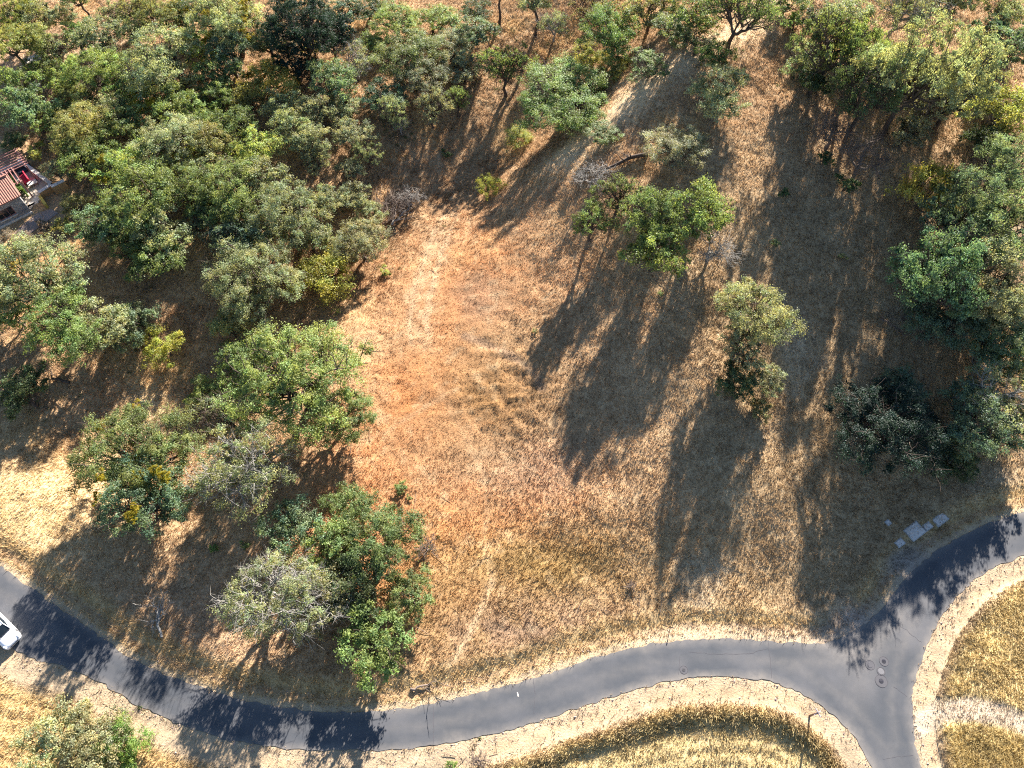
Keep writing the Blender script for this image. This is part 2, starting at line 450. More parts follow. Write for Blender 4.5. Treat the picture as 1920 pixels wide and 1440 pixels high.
M = dict(
    ground=mat_ground(), leaf=mat_leaf(), grass=mat_grass(), asphalt=mat_asphalt(),
    bark=mat_plain('bark', (.085, .062, .048), .95, scale=14, var=.35, bump=.6),
    palebark=mat_plain('lichened_bark', (.30, .28, .25), .95, scale=10, var=.35, bump=.4),
    deadwood=mat_plain('dead_wood', (.17, .13, .105), .95, scale=10, var=.35, bump=.4),
    crack=mat_plain('tar', (.075, .072, .08), .8),
    iron=mat_plain('cast_iron', (.055, .055, .07), .55, metal=.5, scale=20),
    patch=mat_plain('patched_asphalt', (.088, .086, .093), .85, scale=6),
    palepatch=mat_plain('pale_patch', (.145, .143, .15), .85, scale=6),
    concrete=mat_plain('concrete', (.40, .395, .38), .85, scale=7, var=.2, bump=.1),
    paint=mat_plain('white_paint', (.80, .80, .82), .28, scale=1, var=.02, spec=.5, coat=.6),
    glass=mat_plain('dark_glass', (.012, .018, .024), .06, scale=2, var=.2, spec=.6),
    rubber=mat_plain('rubber', (.02, .02, .02), .8),
    rim=mat_plain('alloy', (.45, .45, .47), .35, metal=.8),
    trim=mat_plain('black_trim', (.03, .03, .034), .5),
    lamp=mat_plain('headlight_glass', (.62, .65, .7), .1, spec=.7),
    wood=mat_plain('weathered_wood', (.20, .13, .09), .85, scale=9, var=.3),
    signmetal=mat_plain('sign_metal', (.50, .47, .56), .4, metal=.2),
    redwood=mat_plain('stained_timber', (.30, .145, .125), .7, scale=7, var=.25),
    tile=mat_plain('clay_tile', (.34, .165, .12), .85, scale=5, var=.35, bump=.2),
    stone=None, stucco=mat_plain('ochre_stucco', (.50, .29, .13), .9, scale=3, var=.2, bump=.1),
    yellowst=mat_plain('yellow_stucco', (.55, .40, .09), .9, scale=3, var=.2),
    cap=mat_plain('pale_coping', (.62, .56, .50), .85, scale=6, var=.2),
    paving=mat_plain('patio_paving', (.52, .43, .34), .85, scale=4, var=.2, bump=.1),
    redcloth=mat_plain('red_cushion', (.45, .02, .05), .8),
    darkcloth=mat_plain('dark_cushion', (.04, .045, .06), .85),
    gravel=mat_plain('brown_gravel', (.33, .25, .21), .95, scale=12, var=.35, bump=.4),
)

def mat_stone():
    m, t, n, l, p = new_mat('field_stone')
    tc = n.new('ShaderNodeTexCoord')
    v = n.new('ShaderNodeTexVoronoi'); v.inputs['Scale'].default_value = 3.2
    l.new(tc.outputs['Object'], v.inputs['Vector'])
    v2 = n.new('ShaderNodeTexVoronoi'); v2.feature = 'DISTANCE_TO_EDGE'; v2.inputs['Scale'].default_value = 3.2
    l.new(tc.outputs['Object'], v2.inputs['Vector'])
    r = n.new('ShaderNodeValToRGB'); r.color_ramp.elements[0].color = (.20, .20, .21, 1); r.color_ramp.elements[1].color = (.42, .39, .36, 1)
    s = n.new('ShaderNodeSeparateColor'); l.new(v.outputs['Color'], s.inputs[0]); l.new(s.outputs[0], r.inputs[0])
    l.new(r.outputs[0], p.inputs['Base Color']); p.inputs['Roughness'].default_value = .9
    mr = n.new('ShaderNodeMapRange'); mr.inputs[2].default_value = .08; l.new(v2.outputs['Distance'], mr.inputs[0])
    bp = n.new('ShaderNodeBump'); bp.inputs['Distance'].default_value = .06; l.new(mr.outputs[0], bp.inputs['Height']); l.new(bp.outputs[0], p.inputs['Normal'])
    return m
M['stone'] = mat_stone()

# ------------------------------------------------------------------ object helpers
def tag(o, label=None, cat=None, group=None, kind=None):
    if label: o['label'] = label
    if cat: o['category'] = cat
    if group: o['group'] = group
    if kind: o['kind'] = kind
    return o

def link(name, me, mat=None, parent=None, loc=None, rz=0.0):
    o = bpy.data.objects.new(name, me)
    col.objects.link(o)
    if mat is not None and me is not None and len(me.materials) == 0:
        me.materials.append(mat)
    if parent: o.parent = parent
    if loc is not None: o.location = loc
    o.rotation_euler[2] = rz
    return o

def empty(name, loc, rz=0.0, label=None, cat=None, group=None):
    o = bpy.data.objects.new(name, None)
    col.objects.link(o)
    o.empty_display_size = .3
    o.location = loc; o.rotation_euler[2] = rz
    return tag(o, label, cat, group)

def np_mesh(name, verts, faces, smooth=False, attr=None, attr_name='tint'):
    """verts (n,3), faces (m,k) with k 3 or 4"""
    verts = np.ascontiguousarray(verts, np.float32); faces = np.ascontiguousarray(faces, np.int32)
    me = bpy.data.meshes.new(name)
    k = faces.shape[1]
    me.vertices.add(len(verts)); me.vertices.foreach_set('co', verts.ravel())
    me.loops.add(faces.size); me.loops.foreach_set('vertex_index', faces.ravel())
    me.polygons.add(len(faces))
    me.polygons.foreach_set('loop_start', np.arange(0, faces.size, k, dtype=np.int32))
    try:
        me.polygons.foreach_set('loop_total', np.full(len(faces), k, np.int32))
    except Exception:
        pass
    me.polygons.foreach_set('use_smooth', np.full(len(faces), smooth, bool))
    if attr is not None:
        a = me.color_attributes.new(attr_name, 'FLOAT_COLOR', 'POINT')
        rgba = np.ones((len(verts), 4), np.float32); rgba[:, :attr.shape[1]] = attr
        a.data.foreach_set('color', rgba.ravel())
    me.update(calc_edges=True)
    me.validate()
    return me

def bm_mesh(name, bm, smooth=False):
    me = bpy.data.meshes.new(name)
    bmesh.ops.recalc_face_normals(bm, faces=bm.faces)
    bm.to_mesh(me); bm.free()
    if smooth:
        me.polygons.foreach_set('use_smooth', [True] * len(me.polygons))
    return me

def box(bm, x0, x1, y0, y1, z0, z1, bev=0.0):
    r = bmesh.ops.create_cube(bm, size=1)
    vs = r['verts']
    for v in vs:
        v.co = Vector(((x0 + x1) / 2 + v.co.x * (x1 - x0), (y0 + y1) / 2 + v.co.y * (y1 - y0), (z0 + z1) / 2 + v.co.z * (z1 - z0)))
    if bev:
        es = list({e for v in vs for e in v.link_edges})
        bmesh.ops.bevel(bm, geom=es, offset=bev, segments=1, affect='EDGES')

def boxo(name, dims, mat, parent, bev=0.01):
    bm = bmesh.new(); box(bm, *dims, bev)
    return link(name, bm_mesh(name, bm), mat, parent)

class Tubes:
    def __init__(s): s.v = []; s.f = []; s.n = 0
    def add(s, pts, rad, k=6, cap=True):
        pts = np.array(pts, float); m = len(pts)
        d = np.gradient(pts, axis=0); d /= np.linalg.norm(d, axis=1)[:, None] + 1e-9
        up = np.array([0.13, .21, 1.0]) if abs(d[0][2]) < .9 else np.array([1.0, .1, .05])
        a = np.cross(d, up); a /= np.linalg.norm(a, axis=1)[:, None] + 1e-9
        b = np.cross(d, a)
        th = np.linspace(0, 2 * math.pi, k, endpoint=False)
        ring = pts[:, None, :] + np.array(rad)[:, None, None] * (np.cos(th)[None, :, None] * a[:, None, :] + np.sin(th)[None, :, None] * b[:, None, :])
        s.v.append(ring.reshape(-1, 3))
        i = np.arange(m - 1)[:, None] * k; j = np.arange(k)[None, :]; j2 = (j + 1) % k
        f = np.stack([i + j, i + j2, i + k + j2, i + k + j], -1).reshape(-1, 4) + s.n
        s.f.append(f); s.n += m * k
    def mesh(s, name):
        return np_mesh(name, np.concatenate(s.v), np.concatenate(s.f), smooth=True)

def curve_pts(p0, p1, bend, n=5, r=None):
    r = r or rng
    p0 = np.array(p0, float); p1 = np.array(p1, float)
    t = np.linspace(0, 1, n)[:, None]
    off = np.array(bend, float)
    pts = p0 * (1 - t) + p1 * t + off * (4 * t * (1 - t))
    L = np.linalg.norm(p1 - p0)
    pts[1:-1] += r.normal(0, .035 * L, (n - 2, 3))
    return pts

# ------------------------------------------------------------------ terrain
def axis(lo, hi, step, far, grow=1.28):
    a = list(np.arange(lo, hi + 1e-6, step))
    s = step; x = hi
    while x < far: s *= grow; x += s; a.append(x)
    s = step; x = lo
    pre = []
    while x > -far: s *= grow; x -= s; pre.append(x)
    return np.array(pre[::-1] + a)

xs = axis(-84, 84, .30, 1500)
ys = axis(-6, 118, .30, 1500)
gx, gy = np.meshgrid(xs, ys)
X, Y = gx.ravel(), gy.ravel()
Z = height(X, Y)
nx, ny = len(xs), len(ys)
GRID = (xs, ys, Z.reshape(ny, nx))
ii, jj = np.meshgrid(np.arange(nx - 1), np.arange(ny - 1))
b0 = (jj * nx + ii).ravel()
quads = np.stack([b0, b0 + 1, b0 + nx + 1, b0 + nx], -1)
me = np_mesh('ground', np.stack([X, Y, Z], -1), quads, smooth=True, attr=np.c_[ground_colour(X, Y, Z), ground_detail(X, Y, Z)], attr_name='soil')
tag(link('ground', me, M['ground']), 'dry grassy hillside with bare tan soil', 'ground', kind='structure')

# ------------------------------------------------------------------ road
def densify(P, step):
    out = []
    n = len(P)
    for i in range(n):
        a = np.array(P[i]); b = np.array(P[(i + 1) % n])
        k = max(1, int(np.linalg.norm(b - a) / step))
        for q in range(k): out.append(a + (b - a) * q / k)
    return np.array(out)

def smooth_line(P, step=.5, it=6):
    A = densify(P, step)
    for _ in range(it):
        A = .5 * A + .25 * (np.roll(A, 1, 0) + np.roll(A, -1, 0))
    return A
RP = smooth_line(ROAD, .35, 12)
jit = (vnoise(RP[:, 0] * 1.7, RP[:, 1] * 1.7, 77) - .5) * .26 + (vnoise(RP[:, 0] * 5, RP[:, 1] * 5, 78) - .5) * .12 + rng.normal(0, .02, len(RP))
tang = np.roll(RP, -1, 0) - np.roll(RP, 1, 0); tang /= np.linalg.norm(tang, axis=1)[:, None]
RP = RP + np.stack([tang[:, 1], -tang[:, 0]], -1) * jit[:, None]
# inner points so that dust can be stored per vertex
qx, qy = np.meshgrid(np.arange(-75, 75, .55), np.arange(-12, 42, .55))
qx = qx.ravel() + rng.uniform(-.15, .15, qx.size); qy = qy.ravel() + rng.uniform(-.15, .15, qy.size)
RPl = [tuple(p) for p in RP]
ok = inside(qx, qy, RPl) & (seg_dist(qx, qy, ROAD, True) > .3)
qx, qy = qx[ok], qy[ok]
n0 = len(RP)
pts2 = [Vector((p[0], p[1])) for p in RP] + [Vector((float(u), float(v))) for u, v in zip(qx, qy)]
vo, eo, fo, _a, _b, _c = delaunay_2d_cdt(pts2, [(i, (i + 1) % n0) for i in range(n0)], [], 1, 1e-5)
bm = bmesh.new()
bv = [bm.verts.new((p[0], p[1], .035)) for p in vo]
for f in fo:
    try: bm.faces.new([bv[i] for i in f])
    except ValueError: pass
rim_e = [e_ for e_ in bm.edges if len(e_.link_faces) == 1]
ex = bmesh.ops.extrude_edge_only(bm, edges=rim_e)
for g_ in ex['geom']:
    if isinstance(g_, bmesh.types.BMVert): g_.co.z = -.08
for v_ in [v_ for v_ in bm.verts if not v_.link_faces]: bm.verts.remove(v_)
me = bm_mesh('road', bm)
co = np.zeros(len(me.vertices) * 3, np.float32); me.vertices.foreach_get('co', co); co = co.reshape(-1, 3)
dd = seg_dist(co[:, 0], co[:, 1], ROAD, True)
rpx, rpy, _ = to_px(co[:, 0], co[:, 1], co[:, 2])
dust = .65 * np.exp(-(dd / .35) ** 2) + .55 * blob(rpx, rpy, 1590, 1215, 70, 25) + .35 * blob(rpx, rpy, 1660, 1160, 60, 40) + .3 * blob(rpx, rpy, 1610, 1260, 30, 70) + .6 * blob(rpx, rpy, 855, 1380, 25, 10) + .26 * np.exp(-((dd - 1.75) / .4) ** 2) * (.4 + fbm(co[:, 0] / 6, co[:, 1] / 6, 39)) + .5 * np.exp(-(dd / .7) ** 2) * sstep(.5, .75, fbm(co[:, 0] / 2.5, co[:, 1] / 2.5, 38))
at = me.color_attributes.new('dust', 'FLOAT_COLOR', 'POINT')
at.data.foreach_set('color', np.repeat(np.clip(dust, 0, 1)[:, None], 4, 1).astype(np.float32).ravel())
road = tag(link('road', me, M['asphalt']), 'narrow grey asphalt road with a Y junction', 'road', kind='structure')

def ribbon(name, pts, width, mat, parent, z=.041, jitter=.03):
    P = densify(pts, .3)[:-1] if False else np.array(pts, float)
    Q = [P[0]]
    for a, b in zip(P[:-1], P[1:]):
        k = max(1, int(np.linalg.norm(b - a) / .3))
        for q in range(1, k + 1): Q.append(a + (b - a) * q / k)
    Q = np.array(Q); Q[1:-1] += rng.normal(0, jitter, (len(Q) - 2, 2))
    d = np.gradient(Q, axis=0); d /= np.linalg.norm(d, axis=1)[:, None] + 1e-9
    nn = np.stack([-d[:, 1], d[:, 0]], -1) * width / 2 * rng.uniform(.5, 1.2, len(Q))[:, None]
    V = np.concatenate([np.c_[Q + nn, np.full(len(Q), z)], np.c_[Q - nn, np.full(len(Q), z)]])
    m = len(Q); i = np.arange(m - 1)
    F = np.stack([i, i + 1, m + i + 1, m + i], -1)
    return link(name, np_mesh(name, V, F), mat, parent)
for s in ([(1440, 1200), (1444, 1235), (1447, 1272)], [(1670, 1163), (1700, 1182), (1728, 1204)], [(1290, 1222), (1340, 1226), (1400, 1226), (1440, 1216)],
          [(1000, 1273), (1003, 1300), (1001, 1338)], [(812, 1320), (814, 1360), (812, 1397)], [(1615, 1234), (1626, 1243)], [(1675, 1288), (1700, 1306)],
          [(1655, 1424), (1690, 1418), (1712, 1416)], [(1275, 1230), (1272, 1265)]):
    ribbon('crack', W(s), .04, M['crack'], road)
ribbon('tyre_scrape', W([(970, 1298), (972, 1306)]), .12, M['cap'], road, .042)

def disc_obj(name, px, py, r, z0, z1, mat, parent, seg=20, ry=1.0):
    x, y = flat(px, py)
    bm = bmesh.new()
    bmesh.ops.create_cone(bm, cap_ends=True, segments=seg, radius1=r, radius2=r * .97, depth=z1 - z0)
    for v in bm.verts: v.co = Vector((v.co.x, v.co.y * ry, v.co.z + (z0 + z1) / 2))
    me = bm_mesh(name, bm)
    return link(name, me, mat, parent, (x, y, 0) if parent is None else None)

def manhole(px, py, label, r, pr, mat, grate=True):
    x, y = flat(px, py)
    e = empty('manhole_cover', (float(x), float(y), .035), 0, label, 'manhole', 'covers in the road junction')
    bm = bmesh.new(); bmesh.ops.create_cone(bm, cap_ends=True, segments=24, radius1=pr, radius2=pr, depth=.008)
    for v in bm.verts:
        v.co.z += .005; v.co.x *= 1 + .06 * math.sin(3 * v.co.y); v.co.y *= 1 + .05 * math.sin(4 * v.co.x)
    link('collar', bm_mesh('collar', bm), M['patch'], e)
    t = Tubes(); th = np.linspace(0, 2 * math.pi, 25)
    t.add(np.stack([pr * np.cos(th), pr * np.sin(th), np.full(25, .006)], -1), np.full(25, .02), 4)
    link('joint', t.mesh('joint'), M['crack'], e)
    bm = bmesh.new(); bmesh.ops.create_cone(bm, cap_ends=True, segments=20, radius1=r, radius2=r * .96, depth=.02)
    for v in bm.verts: v.co.z += .012
    link('lid', bm_mesh('lid', bm), mat, e)
    if grate:
        t = Tubes()
        for k in (-.5, 0, .5):
            h = r * math.sqrt(1 - k * k) * .8
            t.add([(-h, k * r, .024), (h, k * r, .024)], [.02, .02], 4)
        link('lid_rib', t.mesh('lid_rib'), M['trim'], e)
manhole(1657, 1240, 'dark round cover at the top of the manhole group in the junction', .2, .42, M['iron'])
manhole(1651.5, 1259, 'pale round filled cover in the middle of the manhole group', .28, .36, M['palepatch'], False)
manhole(1652, 1277, 'dark round cover at the bottom of the manhole group, ringed wide', .22, .55, M['iron'])
manhole(1631, 1247, 'flush asphalt-coloured round cover left of the other manholes', .24, .42, M['patch'], False)
manhole(1282, 1256, 'lone round cover beside the south edge of the road bend', .17, .36, M['patch'])

# ------------------------------------------------------------------ utility vault lids by the east road
VL = 'utility lids beside the east road'
def vault(px, py, sx, sy, label, plates=1, mat='concrete', ang=33):
    x, y, z = on_ground(px, py)
    e = empty('utility_lid', (x, y, z), R_(ang), label, 'utility box', VL)
    bm = bmesh.new(); box(bm, -sx / 2 - .08, sx / 2 + .08, -sy / 2 - .08, sy / 2 + .08, -.4, .07, .02)
    link('frame', bm_mesh('frame', bm), M['concrete'], e)
    wdt = sx / plates
    for k in range(plates):
        bm = bmesh.new(); box(bm, -sx / 2 + k * wdt + .025, -sx / 2 + (k + 1) * wdt - .025, -sy / 2 + .02, sy / 2 - .02, .05, .10, .012)
        p = link('lid', bm_mesh('lid', bm), M['cap'], e)
        bm = bmesh.new(); box(bm, -sx / 2 + (k + .5) * wdt - .06, -sx / 2 + (k + .5) * wdt + .06, -sy * .32, -sy * .32 + .05, .101, .112)
        link('lift_handle', bm_mesh('lift_handle', bm), M['iron'], p)
vault(1715, 996, 1.75, 1.25, 'largest pale utility lid, square, in a raised concrete frame', 1, 'cap')
vault(1739, 987, .8, .55, 'small pale rectangular lid touching the largest lid on its right')
vault(1763, 974, 1.45, .8, 'grey double-plate lid farthest up the east road', 2)
vault(1687, 1018, .8, .55, 'lone small pale lid lowest of the row, left of the largest lid')
vault(1665, 980, .4, .4, 'tiny grey square lid set back in the shaded grass', 1, 'concrete')

# ------------------------------------------------------------------ street sign post at the junction
x, y, z = on_ground(1518, 1342)
e = empty('street_sign', (x, y, z), R_(12), 'thin wooden post with a crossed pair of blank blades beside the junction', 'sign')
t = Tubes(); t.add([(0, 0, -.3), (0, 0, 1.0), (.01, 0, 2.1)], [.09, .085, .08], 8); link('post', t.mesh('post'), M['wood'], e)
for k, a in enumerate((15, 100)):
    bm = bmesh.new(); box(bm, -.38, .38, -.02, .02, 1.85 + .2 * k, 2.02 + .2 * k, .008)
    bmesh.ops.rotate(bm, verts=bm.verts, matrix=Matrix.Rotation(R_(a), 3, 'Z'))
    b = link('blade', bm_mesh('blade', bm), M['signmetal'], e)
t = Tubes(); t.add([(.01, 0, 2.08), (.01, 0, 2.34)], [.03, .03], 6); link('cap', t.mesh('cap'), M['trim'], e)

x, y, z = on_ground(1262, 1158)
e = empty('marker_stake', (x, y, z), 0, 'thin dark marker stake standing in the verge by the bend', 'stake')
t = Tubes(); t.add([(0, 0, -.2), (.02, .02, .6), (.05, .03, 1.15)], [.04, .035, .03], 6); link('shaft', t.mesh('shaft'), M['wood'], e)
t = Tubes(); t.add([(.05, .03, 1.1), (.05, .03, 1.22)], [.055, .05], 6); link('head', t.mesh('head'), M['redcloth'], e)

# ------------------------------------------------------------------ car
def build_car():
    fx, fy = flat(33, 1209)
    ang = R_(-36)
    L_, Wd = 4.65, 1.84
    cx = fx - math.cos(ang) * L_ / 2; cy = fy - math.sin(ang) * L_ / 2
    e = empty('car', (float(cx), float(cy), .035), ang, 'white car with its bonnet at the left edge of the photo', 'car')
    def sect(x, hw, zb, zt, n=15, p=3.2):
        th = np.linspace(0, math.pi, n)
        c, s = np.cos(th), np.sin(th)
        yy = hw * np.sign(c) * np.abs(c) ** (2 / p)
        zz = zb + (zt - zb) * np.abs(s) ** (2 / p)
        return np.stack([np.full(n, x), yy, zz], -1)
    # body: bonnet, wings and boot up to the belt line
    st = [(-2.32, .62, .42, .78), (-2.26, .76, .30, .92), (-2.0, .86, .24, 1.02), (-1.4, .91, .20, 1.03), (-.5, .92, .19, 1.0), (.5, .92, .19, .98),
          (.95, .915, .19, .97), (1.4, .90, .20, .92), (1.8, .875, .22, .86), (2.08, .82, .24, .79), (2.24, .72, .28, .72), (2.32, .58, .36, .62)]
    V = np.concatenate([sect(*s) for s in st]); n = 15
    F = []
    for i in range(len(st) - 1):
        for j in range(n - 1):
            F.append((i * n + j, (i + 1) * n + j, (i + 1) * n + j + 1, i * n + j + 1))
        F.append((i * n, i * n + n - 1, (i + 1) * n + n - 1, (i + 1) * n))
    bm = bmesh.new(); vv = [bm.verts.new(v) for v in V]
    for f in F: bm.faces.new([vv[k] for k in f])
    for base in (0, (len(st) - 1) * n): bm.faces.new([vv[base + k] for k in range(n)])
    link('body', bm_mesh('body', bm, True), M['paint'], e)
    # cabin
    cab = [(-1.75, .70, 1.0, .62), (-1.05, .80, 1.38, .60), (-.5, .82, 1.45, .60), (.1, .82, 1.44, .60), (.42, .80, 1.36, .62), (1.12, .76, .98, .7)]
    def ring(x, hw, zt, k):
        return [(x, -hw, .93), (x, -hw * (.985), .98), (x, -hw * (.80 if zt > 1.2 else .98), zt - .05 if zt > 1.1 else .985), (x, -hw * .62, zt), (x, 0, zt + .025), (x, hw * .62, zt), (x, hw * (.80 if zt > 1.2 else .98), zt - .05 if zt > 1.1 else .985), (x, hw * .985, .98), (x, hw, .93)]
    rings = [ring(*c) for c in cab]
    def patch(name, idx, js, mat, parent, off=0.0):
        bm = bmesh.new(); g = {}
        for i in idx:
            for j in js:
                v = Vector(rings[i][j]); c = Vector((v.x * .9, 0, .9)); d = (v - c).normalized()
                g[i, j] = bm.verts.new(v + d * off)
        for a, b in zip(idx[:-1], idx[1:]):
            for p, q in zip(js[:-1], js[1:]): bm.faces.new([g[a, p], g[b, p], g[b, q], g[a, q]])
        return link(name, bm_mesh(name, bm, True), mat, parent)
    roof = patch('roof', [1, 2, 3, 4], [2, 3, 4, 5, 6], M['paint'], e)
    patch('windscreen', [4, 5], [2, 3, 4, 5, 6], M['glass'], e)
    patch('rear_window', [0, 1], [2, 3, 4, 5, 6], M['glass'], e)
    patch('side_window', [0, 1, 2, 3, 4, 5], [0, 1, 2], M['glass'], e)
    patch('side_window', [0, 1, 2, 3, 4, 5], [6, 7, 8], M['glass'], e)
    for s in (-1, 1):
        t = Tubes(); t.add([(1.14, s * .75, .98), (.42, s * .65, 1.335), (.1, s * .665, 1.40), (-.5, s * .665, 1.41), (-1.05, s * .65, 1.345), (-1.75, s * .69, 1.0)], [.045] * 6, 6)
        link('pillar', t.mesh('pillar'), M['paint'], e)
        t = Tubes(); t.add([(-.35, s * .80, .97), (-.38, s * .66, 1.40)], [.04, .035], 6)
        link('pillar', t.mesh('pillar'), M['trim'], e)
        bm = bmesh.new(); bmesh.ops.create_uvsphere(bm, u_segments=10, v_segments=6, radius=1)
        for v in bm.verts: v.co = Vector((.82 + v.co.x * .07, s * (1.0 + 0) + v.co.y * .1, 1.02 + v.co.z * .075))
        link('mirror', bm_mesh('mirror', bm, True), M['paint'], e)
        bm = bmesh.new(); bmesh.ops.create_uvsphere(bm, u_segments=12, v_segments=6, radius=1)
        for v in bm.verts: v.co = Vector((2.09 + v.co.x * .22 - .1 * abs(v.co.y), s * .66 + v.co.y * .16, .69 + v.co.z * .09))
        link('headlight', bm_mesh('headlight', bm, True), M['lamp'], e)
        bm = bmesh.new(); box(bm, -2.3, -2.16, s * .64 - .14, s * .64 + .14, .78, .92, .02)
        link('tail_light', bm_mesh('tail_light', bm), M['redcloth'], e)
        bm = bmesh.new(); box(bm, -.2, 0, s * .925 - .01, s * .925 + .012, .84, .875, .004)
        link('door_handle', bm_mesh('door_handle', bm), M['rim'], e)
        for wx in (-1.38, 1.42):
            bm = bmesh.new()
            bmesh.ops.create_cone(bm, cap_ends=True, segments=24, radius1=.33, radius2=.33, depth=.22)
            bmesh.ops.rotate(bm, verts=bm.verts, matrix=Matrix.Rotation(R_(90), 3, 'X'))
            bmesh.ops.bevel(bm, geom=[q for q in bm.edges if len(q.link_faces) == 2 and q.calc_face_angle(0) > 1], offset=.04, segments=2, affect='EDGES')
            bmesh.ops.translate(bm, verts=bm.verts, vec=(wx, s * .77, .33))
            wl = link('wheel', bm_mesh('wheel', bm), M['rubber'], e)
            bm = bmesh.new(); bmesh.ops.create_cone(bm, cap_ends=True, segments=20, radius1=.22, radius2=.22, depth=.02)
            bmesh.ops.rotate(bm, verts=bm.verts, matrix=Matrix.Rotation(R_(90), 3, 'X'))
            bmesh.ops.translate(bm, verts=bm.verts, vec=(wx, s * .885, .33))
            link('rim', bm_mesh('rim', bm), M['rim'], wl)
    boxo('grille', (2.24, 2.33, -.42, .42, .44, .58), M['trim'], e, .02)
    boxo('number_plate', (2.325, 2.345, -.22, .22, .40, .50), M['cap'], e, .003)
    t = Tubes(); t.add([(1.12, .72, .985), (1.16, .3, .995), (1.17, -.3, .995), (1.12, -.72, .985)], [.03] * 4, 5)
    link('wiper_cowl', t.mesh('wiper_cowl'), M['trim'], e)
    for s in (-1, 1):
        t = Tubes(); t.add([(1.1, s * .1, 1.0), (.85, s * .45, 1.13)], [.012, .01], 4); link('wiper', t.mesh('wiper'), M['trim'], e)
build_car()

# ------------------------------------------------------------------ house at the left edge
def build_house():
    ox, oy = flat(60, 399, PADZ)
    A = math.atan2(.64, .77)
    T = Matrix.Translation((float(ox), float(oy), PADZ)) @ Matrix.Rotation(A, 4, 'Z')
    # local axes: +x along the stone wall (to the upper right), -y towards the camera
    def L(px, py, z=0.0):
        x, y = flat(px, py, PADZ + z)
        v = T.inverted() @ Vector((float(x), float(y), PADZ + z))
        return v.x, v.y
    loc = (float(ox), float(oy), PADZ)
    e = empty('house', loc, A, 'stone house corner with red tile roof at the left edge', 'house')
    H = 3.1
    bm = bmesh.new()
    x0, x1, y0, y1 = -9.0, 0.0, 0.0, 6.0
    wx0, wx1, wz0, wz1 = -3.5, -1.45, .85, 2.25
    def wallbox(*d): box(bm, *d)
    wallbox(x0, wx0, 0, .4, -.5, H); wallbox(wx1, x1, 0, .4, -.5, H)
    wallbox(wx0, wx1, 0, .4, -.5, wz0); wallbox(wx0, wx1, 0, .4, wz1, H)
    link('front_wall', bm_mesh('front_wall', bm), M['stone'], e)
    boxo('side_wall', (x1 - .4, x1 - .002, .402, 3.0, -.5, H), M['stone'], e)
    boxo('plinth', (x0, x1 + .12, -.14, -.002, -.4, .28), M['cap'], e)
    wn = boxo('window', (wx0, wx1, .2, .24, wz0, wz1), M['glass'], e)
    bm = bmesh.new()
    box(bm, wx0, wx1, .1, .19, wz0, wz0 + .09); box(bm, wx0, wx1, .1, .19, wz1 - .09, wz1)
    box(bm, wx0, wx0 + .09, .1, .188, wz0 + .09, wz1 - .09); box(bm, wx1 - .09, wx1, .1, .188, wz0 + .09, wz1 - .09)
    link('frame', bm_mesh('frame', bm), M['redwood'], wn)
    for k in (1, 2):
        boxo('mullion', (wx0 + k * (wx1 - wx0) / 3 - .03, wx0 + k * (wx1 - wx0) / 3 + .03, .12, .186, wz0 + .09, wz1 - .09), M['redwood'], wn)
    boxo('sill', (wx0 - .12, wx1 + .12, -.1, .098, wz0 - .1, wz0 - .002), M['cap'], wn)
    # tile roof: barrel rows running down the slope
    rx1, ry0, ry1, rz0, rz1 = .25, -.25, 3.0, H + .02, H + .95
    n = 36; span = 9.6; V = []; F = []
    for i in range(n * 6 + 1):
        xx = rx1 - span * i / (n * 6)
        hgt = .075 * abs(math.sin(math.pi * i / 6))
        V.append((xx, ry0, rz0 + hgt)); V.append((xx, ry1, rz1 + hgt)); V.append((xx, ry1, rz1 - .12)); V.append((xx, ry0, rz0 - .12))
    for i in range(n * 6):
        a = i * 4
        for k in range(4): F.append((a + k, a + (k + 1) % 4, a + 4 + (k + 1) % 4, a + 4 + k))
    rf = link('roof', np_mesh('roof', np.array(V), np.array(F)), M['tile'], e); rf['kind'] = 'stuff'
    boxo('ridge_cap', (rx1 - span, rx1 + .02, ry1 - .12, ry1 + .14, rz1 + .08, rz1 + .2), M['tile'], e, .04)
    boxo('gable_board', (rx1 + .002, rx1 + .06, ry0, ry1, H + .0, H + .12), M['redwood'], e)
    # patio
    pt = empty('patio', loc, A, 'paved patio with low pale-capped walls beside the stone house', 'patio')
    P = [L(-40, 330), L(38, 303), L(100, 350), L(72, 374), L(55, 398), L(20, 372), L(-40, 400)]
    bm = bmesh.new(); top = [bm.verts.new((p[0], p[1], .12)) for p in P]; bot = [bm.verts.new((p[0], p[1], -.4)) for p in P]
    bm.faces.new(top)
    for i in range(len(P)):
        k = (i + 1) % len(P); bm.faces.new([top[i], bot[i], bot[k], top[k]])
    link('paving', bm_mesh('paving', bm), M['paving'], pt)
    def wall_seg(name, a, b, th, h, mat, cap, parent, z0=-.6):
        a = np.array(a); b = np.array(b); d = b - a; ln = np.linalg.norm(d); an = math.atan2(d[1], d[0])
        bm = bmesh.new(); box(bm, 0, ln, -th / 2, th / 2, z0, h, .015)
        bmesh.ops.rotate(bm, verts=bm.verts, matrix=Matrix.Rotation(an, 3, 'Z')); bmesh.ops.translate(bm, verts=bm.verts, vec=(a[0], a[1], 0))
        o = link(name, bm_mesh(name, bm), M[mat], parent)
        if cap:
            k = max(1, int(ln / .8))
            for q in range(k):
                bm = bmesh.new(); box(bm, ln * q / k + .012, ln * (q + 1) / k - .012, -th / 2 - .05, th / 2 + .05, h + .002, h + .08 + .01 * (q % 2), .015)
                bmesh.ops.rotate(bm, verts=bm.verts, matrix=Matrix.Rotation(an, 3, 'Z')); bmesh.ops.translate(bm, verts=bm.verts, vec=(a[0], a[1], 0))
                link('coping_stone', bm_mesh('coping_stone', bm), M[cap], o)
        return o
